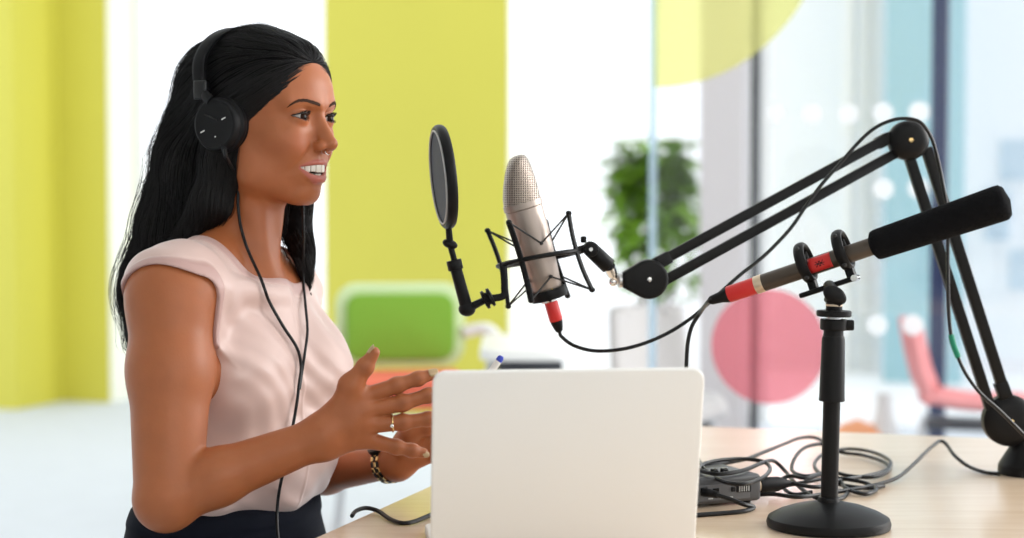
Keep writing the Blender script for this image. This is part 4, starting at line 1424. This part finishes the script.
grille_nodes(m_grille, 105)

MT, MBm = P(509, 157.5, 2.285), P(550, 299, 2.30)              # top and bottom of the studio microphone
ma = unit(MBm - MT); ML = float(np.linalg.norm(MBm - MT))
ms = unit(np.cross(ma, (0, 1, 0))); mf = np.cross(ma, ms)        # sideways in the picture / along the view
if ms[0] < 0: ms, mf = -ms, -mf
mic = empty('studio_microphone', MBm, 'satin nickel studio microphone with a wire mesh head in the shock mount', 'microphone')
def loft(rings, n=40):
    vs, fs = [], []
    for (t, a, b) in rings:
        c = MT + ma * t + ms * .0115 * max(0, 1 - t / (.062 * ML / .192)) ** 1.3
        for i in range(n):
            an = 2 * math.pi * i / n
            vs.append(c + ms * a * math.cos(an) + mf * b * math.sin(an))
    for j in range(len(rings) - 1):
        for i in range(n): fs.append((j * n + i, j * n + (i + 1) % n, (j + 1) * n + (i + 1) % n, (j + 1) * n + i))
    fs.append(tuple(range(n))); fs.append(tuple((len(rings) - 1) * n + i for i in range(n)))
    return MB().add(vs, fs)
s_ = ML / .192
hr_ = [(0, .002, .004), (.0006, .006, .010), (.002, .0095, .016), (.005, .0125, .0205), (.010, .0152, .0232), (.020, .0190, .0245), (.035, .0228, .0250), (.050, .0252, .0252), (.060, .0257, .0257)]
loft([(t * s_, a, b) for t, a, b in hr_]).build('mesh_head', m_grille, mic)
loft([(t * s_, a, a) for t, a in ((.0598, .0262), (.060, .0268), (.0675, .0268), (.068, .0258))]).build('collar', m_met, mic)
loft([(t * s_, a, a) for t, a in ((.068, .0248), (.069, .0256), (.10, .0252), (.150, .0228), (.180, .0205), (.1825, .0195))]).build('body', m_met, mic)
c = MT + ma * .178 * s_ + unit(np.array((.3, -1, .1)) - ma * (np.array((.3, -1, .1)) @ ma)) * .0207
MB().cyl(c - mf * .001, c + mf * .001, .0016, None, 12).build('badge', m_gold_dot, mic)
loft([(t * s_, a, a) for t, a in ((.1825, .0145), (.1945, .0135), (.195, .012))]).build('base_connector', m_chrome, mic)

# the shock mount: cage, bands, clamp ring, swivel
sm = empty('shock_mount', P(540, 262, 2.29), 'black shock mount cage with elastic bands holding the studio microphone', 'shock mount')
RC = MT + ma * .137 * s_                                       # ring centre on the axis
RR = .0545
rn = unit(ma + np.array((-.10, -.16, 0)))                      # ring plane a little tipped so its top shows
rx = unit(ms - rn * (ms @ rn)); ry = np.cross(rn, rx)
rg = [RC + rx * RR * math.cos(a) + ry * RR * math.sin(a) for a in np.linspace(0, 2 * math.pi, 65)[:-1]]
MB().tube(rg, .0045, 8, closed=True, flat=(rn, .75)).build('ring', m_bk, sm)
rods = []
for a in (math.radians(200), math.radians(246 if ry[1] > 0 else 114), math.radians(20), math.radians(66 if ry[1] > 0 else 294)):
    e = rx * math.cos(a) + ry * math.sin(a)
    top, bot = RC + e * (RR + .005) - ma * .052, RC + e * (RR + .007) + ma * .056
    mid = RC + e * (RR + .001)
    pts = spline([top, (top + mid) / 2 - e * .001, mid, (mid + bot) / 2 - e * .0015, bot], 6)
    MB().tube(pts, .0042, 8, flat=(e, .7)).build('rod', m_bk, sm)
    
    for e_nd in (top, bot): MB().ell(e_nd, (.0042, .0042, .0036), None, 10, 8).build('rod_end', m_bk, sm)
    rods.append((a, e, top, bot))
bds = [MB(), MB()]
for i, (a, e, top, bot) in enumerate(rods):
    nx = rods[(i + 1) % 4]
    em = unit(e + nx[1])
    for (p1, p2, tt) in ((top, nx[2], .119), (bot, nx[3], .164)):
        k = MT + ma * tt * s_ + em * .0245
        bd = bds[0 if p1 is top else 1]
        bd.tube([p1, k], .0013, 6).tube([k, p2], .0013, 6)
        bd.ell(k, (.0028, .0028, .0028), None, 8, 6)
for bd in bds: bd.build('elastic_band', m_el, sm)
loft([(t * s_, a, a) for t, a in ((.178, .0215), (.178, .0245), (.180, .0255), (.189, .0255), (.191, .0245), (.191, .0150))]).build('clamp_ring', m_bk, sm)
for sg in (-1, 1):
    k = MT + ma * .150 * s_ + ms * sg * .0235 + mf * -.004
    MB().tube([k, MT + ma * .185 * s_ + ms * sg * .0245], .0022, 6).build('clamp_strut', m_bk, sm)
# arm from the ring to the boom: lug, knuckle, threaded cylinder
a0 = RC + rx * RR
k0 = P(590.5, 249, 2.30)
MB().tube(spline([a0 - rx * .004, (a0 + k0) / 2 + np.array((0, 0, .002)), k0], 5), .0058, 8).build('lug', m_bk, sm)
MB().cyl(k0 + np.array((0, -.013, 0)), k0 + np.array((0, .013, 0)), .0105, None, 24, .0015).build('knuckle', m_bk, sm)
MB().cyl(k0 + np.array((0, -.0145, 0)), k0 + np.array((0, -.013, 0)), .0026, None, 12).build('screw', m_silver, sm)
k1 = P(609, 266.5, 2.305); kd = unit(k1 - k0)
MB().cyl(k0, k1, .0108, .0112, 24, .001).build('swivel', m_bk, sm)
MB().box(P(583.5, 239.5, 2.30), (.008, .006, .009), None, .002).build('thumb_tab', m_bk, sm)

# pop filter on its bracket
pf = empty('pop_filter', P(447, 236, 2.26), 'round black mesh pop filter on a jointed bracket left of the microphone', 'pop filter')
fc = P(443.5, 177, 2.25)
fnv = unit(np.array((-.975, -.20, -.10)))                       # the side facing her mouth
fu = unit(np.array((0, 0, 1)) - fnv * (np.array((0, 0, 1)) @ fnv)); fs_ = np.cross(fu, fnv)
FR = .0650
def hoop(off, r, rr, flat, nm, m, par):
    pts = [fc + fnv * off + (fu * math.cos(a) + fs_ * math.sin(a)) * r for a in np.linspace(0, 2 * math.pi, 73)[:-1]]
    return MB().tube(pts, rr, 10, closed=True, flat=(fnv, flat)).build(nm, m, par)
hoop(.0, FR, .0046, 1.55, 'hoop', m_bk, pf)
m_pale = mat('pale_rim', (.55, .55, .54), .5)
hoop(.0072, FR - .0035, .0013, 1.0, 'rim_line', m_pale, pf)
m_mesh = mat('dark_mesh', (.045, .055, .075), .7, bump=(900, .5, .0006))
MB().lathe(fc + fnv * .004, fc + fnv * 1, [(0, .001), (.0, FR - .003), (.0012, FR - .003), (.0018, .001)], 56).build('mesh_screen', m_mesh, pf)
j0 = P(447.5, 233, 2.255); j1 = P(450, 244, 2.257); j2 = P(459, 278, 2.26); j3 = P(467, 309, 2.262); j4 = P(488, 298.5, 2.262); j5 = P(503, 296, 2.265); 
MB().cyl(fc - fu * FR, j1, .0042, .0048, 12).build('neck', m_bk, pf)
MB().ell(j1, (.0105, .009, .0062), Matrix.Rotation(.35, 3, 'Y')).build('joint', m_bk, pf)
MB().cyl(j1, j2, .0042, None, 12).build('rod', m_bk, pf)
MB().cyl(P(454.5, 264, 2.259), j3, .0078, .0085, 16, .001).build('sleeve', m_bk, pf)
MB().cyl(P(453.6, 260, 2.259), P(456, 270, 2.259), .0102, None, 16, .001).build('collar', m_bk, pf)
MB().ell(j3, (.0115, .0115, .0100)).build('joint', m_bk, pf)
MB().cyl(j3, j4, .0058, .0045, 12).build('stub', m_bk, pf)
jd = unit(j4 - j3)
MB().lathe(j4 - jd * .007, j4 + jd, [(0, .006), (.001, .0125), (.0045, .0132), (.006, .009), (.008, .009), (.0095, .0132), (.013, .0125), (.014, .006)], 20).build('clamp_knob', m_bk, pf)
MB().tube(spline([j4, j5, P(504.5, 285, 2.266), P(503.5, 268, 2.268), P(503, 263, 2.27)], 6), .0052, 8, flat=((0, 1, 0), .8)).build('bracket', m_bk, pf)

# boom arm
BB = on_table(1026, 474); BY = float(BB[1])
boom = empty('boom_arm', BB, 'black jointed boom arm clamped to the right of the table, carrying the studio microphone', 'boom arm')
jb = P(1008, 420, BY - .005); je = P(908, 140.5, BY - .03); jm = P(648.5, 279, 2.34)
MB().lathe((BB[0], BB[1], TABLE_Z), (BB[0], BB[1], TABLE_Z + 1), [(0, .040), (.012, .0400), (.016, .0385), (.045, .021), (.052, .020), (.060, .020)], 36).build('base', m_bk, boom)
dn = np.array((0, 1, 0))
def joint(c, r, w, nm):
    c = np.array(c)
    return MB().lathe(c - dn * w, c + dn, [(0, .004), (.0005, r * .55), (.004, r * .86), (.010, r), (2 * w - .010, r), (2 * w - .004, r * .86), (2 * w - .0005, r * .55), (2 * w, .004)], 40).build(nm, m_bk, boom)
joint(jb, .0375, .018, 'base_joint'); joint(je, .0285, .018, 'elbow_joint'); 
for c, w in ((jb, .0185), (je, .0185), (jm, .0165)):
    MB().lathe(c - dn * (w + .002), c + dn, [(0, .0008), (.0004, .003), (.0018, .0038), (.003, .0038)], 16).build('rivet', m_gold if c is not jm else m_silver, boom)
MB().cyl((jb + np.array((BB[0], BB[1], TABLE_Z + .05))) / 2 + np.array((0, 0, .01)), (BB[0], BB[1], TABLE_Z + .05), .017, .019, 20).build('post', m_bk, boom)
def bar(a, b, w=.0125, d=.010, nm='bar', bl=True):
    a, b = np.array(a), np.array(b); t = unit(b - a); L = float(np.linalg.norm(b - a))
    s2 = unit(np.cross(t, dn)); n2 = np.cross(s2, t)
    R = Matrix((s2.tolist(), n2.tolist(), t.tolist())).transposed()
    return MB().box((a + b) / 2, (w, d, L), R, .0016).build(nm, m_bk, boom)
bar(P(909.5, 158, BY - .03), P(990, 408, BY - .01), .0150, .013); bar(P(926, 148, BY - .03), P(1006, 398, BY - .01), .0155, .013)
bar(P(656, 264, 2.34), P(893, 135, BY - .03), .0140, .012); bar(P(660, 283, 2.34), P(897, 152.5, BY - .03), .0140, .012)
bar(P(656, 264, 2.338), P(669, 257, 2.345), .0175, .016, 'bar_end'); bar(P(1000, 382, BY - .011), P(1006, 398, BY - .011), .019, .016, 'bar_end')
bar(P(877, 144, BY - .032), P(889, 137.5, BY - .031), .0175, .016, 'bar_end')
# teardrop head of the arm
td = unit(P(622, 280, 2.335) - jm)
poly = []
tl2 = unit(np.cross(td, dn)); rJ = .0272
for i in range(28):
    a = math.radians(62 + 236 * i / 27); poly.append((rJ * math.cos(a), rJ * math.sin(a)))
poly += [(.0365, -.0105), (.0365, .0105)]
MB().prism(poly, jm - dn * .016, td, tl2, dn, .032, .005, 4).build('arm_head', m_bk, boom)
nb = P(617.5, 280.5, 2.335)
MB().cyl(jm + td * .034, jm + td * .043, .0098, .0105, 20, .001).build('thread_collar', m_steel, boom)
MB().cyl(nb, P(612, 273, 2.318), .0055, .005, 14).ell(P(613, 281.5, 2.33), (.0062, .0062, .0068)).build('thread_nut', m_chrome, boom)
MB().cyl(P(612, 274, 2.315), k1, .0075, .0085, 16).build('thread', m_chrome, boom)

# microphone cable: connector, along the arm, over the elbow, down to the base
mc = empty('microphone_cable', P(553, 322, 2.30), 'black cable with a red connector sleeve running from the studio microphone along the boom arm', 'cable')
b0 = MBm + ma * .001; b1 = MBm + ma * .031; b2 = MBm + ma * .047
MB().lathe(b0, b1, [(0, .0085), (.001, .0092), (.0285, .0092), (.030, .0085)], 24).build('red_sleeve', m_redp, mc)
MB().lathe(b1, b2, [(-.001, .0086), (.004, .0080), (.014, .0052), (.016, .0034)], 20).build('boot', m_rub, mc)
Ya, Yb = 2.345, BY - .03
pts = [b1, b2, P(562, 337, 2.305), P(575, 346, 2.305), P(598, 351, 2.30), P(630, 347.5, 2.29), P(662, 336, 2.29), P(690, 319, 2.29), P(712, 300, 2.30), P(740, 275, 2.315), P(765, 255, 2.33), P(790, 229, 2.35), P(806, 206, 2.365), P(822, 184, 2.372), P(838, 166, 2.378), P(856, 145, 2.38), P(872, 130, 2.38),
       P(888, 121.5, 2.375), P(904, 118.5, 2.375), P(920, 122, 2.375), P(931, 137, 2.38), P(938, 160, 2.385), P(944, 190, 2.385), P(948, 215, 2.385), P(948, 245, 2.39), P(948, 280, 2.385), P(949, 315, 2.38), P(951.5, 337, 2.375), P(956, 352, 2.37), P(966, 374, 2.365), P(981, 394, 2.365), P(1000, 411, 2.365), P(1024, 435, 2.37), P(1040, 452, 2.375), on_table(1056, 480, .004)]
MB().tube(spline(pts, 8), .0026, 8).build('cable_run', m_cable, mc)
m_gtape = mat('green_tape', (.0, .22, .12), .5)
MB().tube(spline([P(951.2, 335, 2.375), P(953.5, 345, 2.372), P(958.5, 357.5, 2.369)], 4), .0042, 10).build('green_tape_band', m_gtape, mc)

# shotgun microphone with foam windscreen
SA, SB = P(745, 289, 2.165), P(995, 205.0, 2.04)
sa = unit(SB - SA)
def on_shot(px):
    """axis point seen in pixel column px"""
    k = (px - 512) / FPX
    t = (k * SA[1] - SA[0]) / ((SB[0] - SA[0]) - k * (SB[1] - SA[1]))
    return SA + (SB - SA) * t
sg = empty('shotgun_microphone', on_shot(830), 'dark bronze shotgun microphone with a long black foam windscreen on the tabletop stand', 'microphone')
m_brz = mat('dark_bronze', (.085, .068, .055), .38, metal=.7)
m_foam = mat('black_foam', (.006, .006, .007), .95, spec=.1, bump=(260, .8, .002))
m_cream2 = mat('champagne_ring', (.66, .52, .38), .3, metal=.7)
p0, p1 = on_shot(763), on_shot(880)
MB().cyl(p0, p1, .0112, None, 32, .0008).build('body', m_brz, sg)
MB().cyl(on_shot(756), on_shot(764), .0116, None, 32, .0008).build('end_ring', m_cream2, sg)
w0, w1 = on_shot(871), on_shot(1010); wl = float(np.linalg.norm(w1 - w0))
prof = []
for i in range(41):
    t = i / 40
    r = .0188 + .0036 * t
    e0 = min(1, t / .06); e1 = min(1, (1 - t) / .07)
    r *= (1 - (1 - e0) ** 2.2) ** .45 * .45 + .55 if e0 < 1 else 1
    r *= (max(0, 1 - (1 - e1) ** 2.4)) ** .5 if e1 < 1 else 1
    prof.append((t * wl, max(r, .0005)))
MB().lathe(w0, w1, prof, 40).build('windscreen', m_foam, sg, sharp=0)
# red label with the black crossed mark, curved round the body
l0, l1 = on_shot(811), on_shot(833)
q = Vector(sa)
toc = Vector(unit(np.array((0, 0, CAM_Z)) - (l0 + l1) / 2)); toc = (toc - q * toc.dot(q)).normalized(); sd = q.cross(toc)
def wrap(c, along, ang, r):
    return Vector(c) + q * along + (toc * math.cos(ang) + sd * math.sin(ang)) * r
LL = float(np.linalg.norm(l1 - l0)); lc = (l0 + l1) / 2
vs = [wrap(lc, (i / 8 - .5) * LL, (j / 8 - .5) * 1.9 - .12, .01145) for j in range(9) for i in range(9)]
fs = [(j * 9 + i, j * 9 + i + 1, (j + 1) * 9 + i + 1, (j + 1) * 9 + i) for j in range(8) for i in range(8)]
lab = MB().add(vs, fs).build('red_label', m_redp, sg)
md = lab.modifiers.new('t', 'SOLIDIFY'); md.thickness = .0003; md.offset = 0
mk = MB()
for (x0, y0, x1, y1) in ((-.005, -.0035, .001, .0035), (-.001, -.0035, .005, .0035), (-.005, .0035, .001, -.0035), (-.001, .0035, .005, -.0035), (-.0065, 0, .0065, 0)):
    pts = [wrap(lc, x0 + (x1 - x0) * t, (y0 + (y1 - y0) * t) / .0115 - .05, .0117) for t in np.linspace(0, 1, 7)]
    mk.tube(pts, .00045, 6)
mk.build('cross_mark', m_gloss, sg)
# its cable: red sleeve, boot, cable dropping behind the laptop
xc = empty('microphone_cable', on_shot(740), 'black cable with a red connector sleeve dropping from the shotgun microphone behind the laptop', 'cable')
MB().cyl(on_shot(729), on_shot(757), .0108, None, 28, .0006).build('red_sleeve', m_redp, xc)
MB().lathe(on_shot(730), on_shot(700), [(0, .0102), (.004, .0100), (.012, .0074), (.026, .0058), (.029, .004)], 20).build('boot', m_rub, xc)
e_ = on_shot(715)
pts = [e_, on_shot(709), P(700, 313, 2.245), P(692, 326, 2.25), P(688, 342, 2.25), P(686.5, 362, 2.25), P(686, 390, 2.25), P(687, 420, 2.25), P(690, 455, 2.255), on_table(696, 474, .005), on_table(712, 474, .004)]
MB().tube(spline(pts, 8), .0027, 8).build('cable_run', m_cable, xc)

# tabletop stand with the ring clamp
SP = on_table(828.5, 527); SX, SY = float(SP[0]), float(SP[1])
stn = empty('microphone_stand', SP, 'black tabletop stand with a round weighted base carrying the shotgun microphone', 'stand')
MB().lathe((SX, SY, TABLE_Z), (SX, SY, TABLE_Z + 1), [(0, .070), (.001, .0745), (.006, .0755), (.012, .0735), (.0185, .062), (.025, .044), (.0295, .024), (.032, .014), (.037, .0125), (.0375, .0105)], 56).build('base', m_bk, stn)
def pz(y): return P(830, y, SY)[2]
tx = P(834, 313, SY)[0]
def sx_at(y): return SX + (tx - SX) * (527 - y) / (527 - 313)
def vc(y0, y1, prof_, nm, m=m_bk, n=28):
    a = np.array((sx_at(y0), SY, pz(y0))); b = np.array((sx_at(y1), SY, pz(y1)))
    L = float(np.linalg.norm(b - a))
    return MB().lathe(a, b, [(t * L, r) for t, r in prof_], n).build(nm, m, stn)
vc(512, 396, [(0, .0104), (1, .0104)], 'pole')
vc(401, 336, [(0, .0150), (.01, .0158), (.06, .0154), (.95, .0140), (1, .0130)], 'clutch_sleeve')
vc(337, 328, [(0, .0125), (1, .0118)], 'neck')
vc(330, 319, [(0, .0155), (.1, .0165), (.9, .0165), (1, .0155)], 'collar')
MB().box((sx_at(325) + .018, SY - .002, pz(325)), (.012, .010, .013), None, .002).build('collar_tab', m_bk, stn)
vc(320, 315, [(0, .009), (1, .009)], 'thread', m_steel)
vc(316.5, 310.5, [(0, .020), (.15, .0212), (.85, .0212), (1, .020)], 'lock_disc')
vc(311, 303, [(0, .010), (1, .010)], 'adapter')
vc(306, 304, [(0, .0104), (1, .0104)], 'brass_ring', m_cream2)
kc = np.array((sx_at(296), SY, pz(295.5)))
MB().box(kc + np.array((0, 0, -.002)), (.020, .022, .020), Matrix.Rotation(.35, 3, 'Y'), .004).build('swivel_block', m_bk, stn)
MB().ell(kc + np.array((-.002, -.013, .001)), (.0155, .006, .0105), Matrix.Rotation(.55, 3, 'Y')).build('swivel_knob', m_bk, stn)
c0 = on_shot(801.5); c1_ = on_shot(860)
upv = unit(np.array((0, 0, 1)) - sa * sa[2]); sdv = np.cross(sa, upv)
dz = .0305
a_, b_ = on_shot(793) - upv * dz, on_shot(851) - upv * dz
R = Matrix((sa.tolist(), sdv.tolist(), upv.tolist())).transposed()
MB().box((a_ + b_) / 2, (float(np.linalg.norm(b_ - a_)), .017, .0065), R, .002).build('clamp_plate', m_bk, stn)
MB().cyl(kc, (a_ + b_) / 2, .008, None, 16).build('plate_post', m_bk, stn)
MB().cyl(b_ - sa * .004 + sdv * -.010, b_ - sa * .004 + sdv * .010, .0042, None, 14).build('plate_screw', m_silver, stn)
for px in (807.5, 845):
    c = on_shot(px)
    pts = [c + (upv * math.cos(t) + sdv * math.sin(t)) * .0228 + upv * .007 for t in np.linspace(0, 2 * math.pi, 49)[:-1]]
    MB().tube(pts, .0040, 12, closed=True, flat=(sa, 1.7)).build('clamp_hoop', m_bk, stn)
    MB().box(c - upv * .0225, (.011, .013, .016), R, .002).build('hoop_foot', m_bk, stn)
    for k in range(4):
        bn = MB()
        t = math.pi / 4 + k * math.pi / 2
        o2 = c + (upv * math.cos(t) + sdv * math.sin(t)) * .0262 + upv * .007
        for dt in (-.35, .35):
            bn.tube([o2, c + (upv * math.cos(t + dt) + sdv * math.sin(t + dt)) * .0120 + sa * .004 * (1 if dt > 0 else -1)], .0016, 6)
        bn.ell(o2, (.0034, .0034, .0034), None, 8, 6)
        bn.build('elastic_band', m_el, stn)

# audio interface behind the laptop
m_if = mat('dark_grey_metal', (.060, .060, .064), .42)
IA, IB = on_table(690, 509), on_table(762, 503)
iw = unit(IB - IA); ib = np.array((-iw[1], iw[0], 0))
fcx = (IA + IB) / 2; IW = .150; ic = IB - iw * IW / 2
RI = Matrix(((iw[0], ib[0], 0), (iw[1], ib[1], 0), (0, 0, 1)))
IH = .036
ai = empty('audio_interface', ic, 'dark grey audio box with sockets behind the right side of the laptop', 'audio box')
MB().box(ic + ib * .055 + np.array((0, 0, IH / 2 + .003)), (IW, .11, IH), RI, .006, 3).build('case', m_if, ai)
for i in (-1, 1):
    for j in (.015, .095): MB().cyl(ic + iw * i * .06 + ib * j, ic + iw * i * .06 + ib * j + np.array((0, 0, .004)), .006, None, 14).build('foot', m_rub, ai)
MB().box(ic + iw * .012 + np.array((0, 0, IH * .52)) - ib * .0004, (.088, .0012, .021), RI, .0004, 1).build('front_panel', mat('panel_grey', (.11, .11, .115), .45), ai)
for k, (off, w_, h_) in enumerate(((.046, .022, .009), (.030, .006, .006), (.004, .009, .006), (-.014, .010, .010))):
    MB().box(ic + iw * off + np.array((0, 0, IH * .60)) - ib * .0016, (w_, .0014, h_), RI, .0004, 1).build('socket', m_gloss, ai)
for k in range(5):
    MB().box(ic + iw * (.039 + k * .0035) + np.array((0, 0, IH * .60)) - ib * .0026, (.0012, .001, .007), RI).build('socket_pin', m_pale, ai)
for off in (.026, .014, -.004):
    MB().box(ic + iw * off + np.array((0, 0, IH * .32)) - ib * .0014, (.007, .001, .0016), RI).build('marking', m_pale, ai)
for off in (-.03, -.01, .02, .035):
    c = ic + iw * off + ib * .03 + np.array((0, 0, IH + .003))
    MB().cyl(c, c + np.array((0, 0, .006)), .006, .005, 18, .0006).build('knob', m_gloss, ai)
# plug and short lead at its front
pl = empty('plug_lead', ic - ib * .02 + iw * -.01, 'short black lead plugged into the front of the grey audio box', 'cable')
s0 = ic + iw * -.014 + np.array((0, 0, IH * .58))
MB().cyl(s0 - ib * .002, s0 - ib * .026 + iw * .006, .0056, .0046, 14, .001).build('plug', m_rub, pl)
pts = [s0 - ib * .024 + iw * .005, s0 - ib * .042 + iw * .016 - np.array((0, 0, .004)), s0 - ib * .050 + iw * .030 - np.array((0, 0, .010)), ic - ib * .046 + iw * .034 + np.array((0, 0, .005)), ic - ib * .055 + iw * .010 + np.array((0, 0, .003)), ic - ib * .055 - iw * .04 + np.array((0, 0, .003)), ic - ib * .05 - iw * .10 + np.array((0, 0, .003))]
MB().tube(spline(pts, 8), .0030, 8).build('lead', m_cable, pl)
# right end connector of the box
rc_ = IB + ib * .03 + np.array((0, 0, IH * .5))
xl = empty('connector_cable', rc_, 'black cable with a silver ringed connector at the right end of the grey audio box', 'cable')
MB().cyl(rc_, rc_ + iw * .013, .0095, None, 24, .001).build('silver_ring', m_cream2, xl)
MB().lathe(rc_ + iw * .013, rc_ + iw, [(0, .0105), (.030, .0100), (.042, .0060), (.050, .0036)], 20).build('boot', m_rub, xl)
q0 = rc_ + iw * .062
pts = [rc_ + iw * .058, q0, on_table(818, 487, .014), on_table(840, 480, .010), on_table(866, 476, .006), on_table(886, 470, .006), on_table(890, 461, .006), on_table(872, 452, .006), on_table(846, 449, .006), on_table(822, 455, .010), on_table(815, 468, .012), on_table(836, 483, .006), on_table(866, 488, .004), on_table(884, 486, .004)]
MB().tube(spline(pts, 8), .0028, 8).build('cable_run', m_cable, xl)

# cables lying in loose coils on the table
def cab(label, pts, r=.0028):
    p = [on_table(x, y + h * 1.0 * 0, 0) * 0 + on_table(x, y, h) for x, y, h in pts]
    o = MB().tube(spline(p, 8), r, 8).build('loose_cable', m_cable, None)
    tag(o, label, 'cable', 'loose cables on the table')
    return o
cab('black cable arching up to a peak and running right to the boom arm base',
    [(742, 497, .004), (770, 494, .010), (800, 497, .010), (836, 492, .006), (866, 487, .006), (886, 482, .005), (900, 476, .006), (914, 464, .012), (926, 452, .022), (934, 445, .029), (940, 441, .031), (946, 444, .028), (955, 456, .016), (968, 466, .006), (984, 472, .003), (1000, 474, .003)])
cab('black cable in a flat oval coil behind the laptop and audio box',
    [(697, 458, .040), (706, 470, .040), (722, 481, .036), (742, 484, .036), (762, 478, .036), (770, 469, .036), (764, 462, .038), (745, 459, .040), (722, 460, .042), (704, 464, .042), (700, 470, .044), (720, 474, .044), (744, 470, .044), (762, 463, .040), (774, 461, .030), (786, 472, .016), (796, 484, .010), (812, 496, .004), (826, 500, .003), (842, 498, .003), (848, 492, .003)])
cab('black cable rising in a low arch left of the stand pole',
    [(700, 466, .038), (720, 464, .038), (746, 459, .034), (764, 452, .030), (784, 444, .024), (800, 438, .024), (814, 437.5, .022), (826, 443, .018), (840, 452, .008), (862, 455, .006), (884, 462, .006), (889, 470, .006), (874, 477, .006), (850, 476, .007), (830, 472, .010), (806, 476, .012), (792, 470, .014), (796, 456, .022), (806, 447, .026), (820, 444, .026), (828, 446, .024)])
cab('black cable in tight loops between the stand pole and the coiled cables',
    [(770, 492, .006), (786, 486, .009), (806, 482, .012), (830, 478, .012), (852, 480, .010), (868, 484, .006), (876, 490, .004), (864, 494, .004), (846, 488, .006), (838, 478, .010), (824, 474, .016), (806, 478, .018), (790, 476, .018), (780, 482, .012), (792, 494, .004), (812, 492, .006)])
cab('black cable at the near edge of the table left of the laptop',
    [(352, 516, .004), (356, 511, .007), (366, 508, .008), (378, 511, .005), (390, 519, .003), (402, 523, .003), (414, 521.5, .003), (428, 516, .003), (446, 508, .003), (470, 500, .003)])
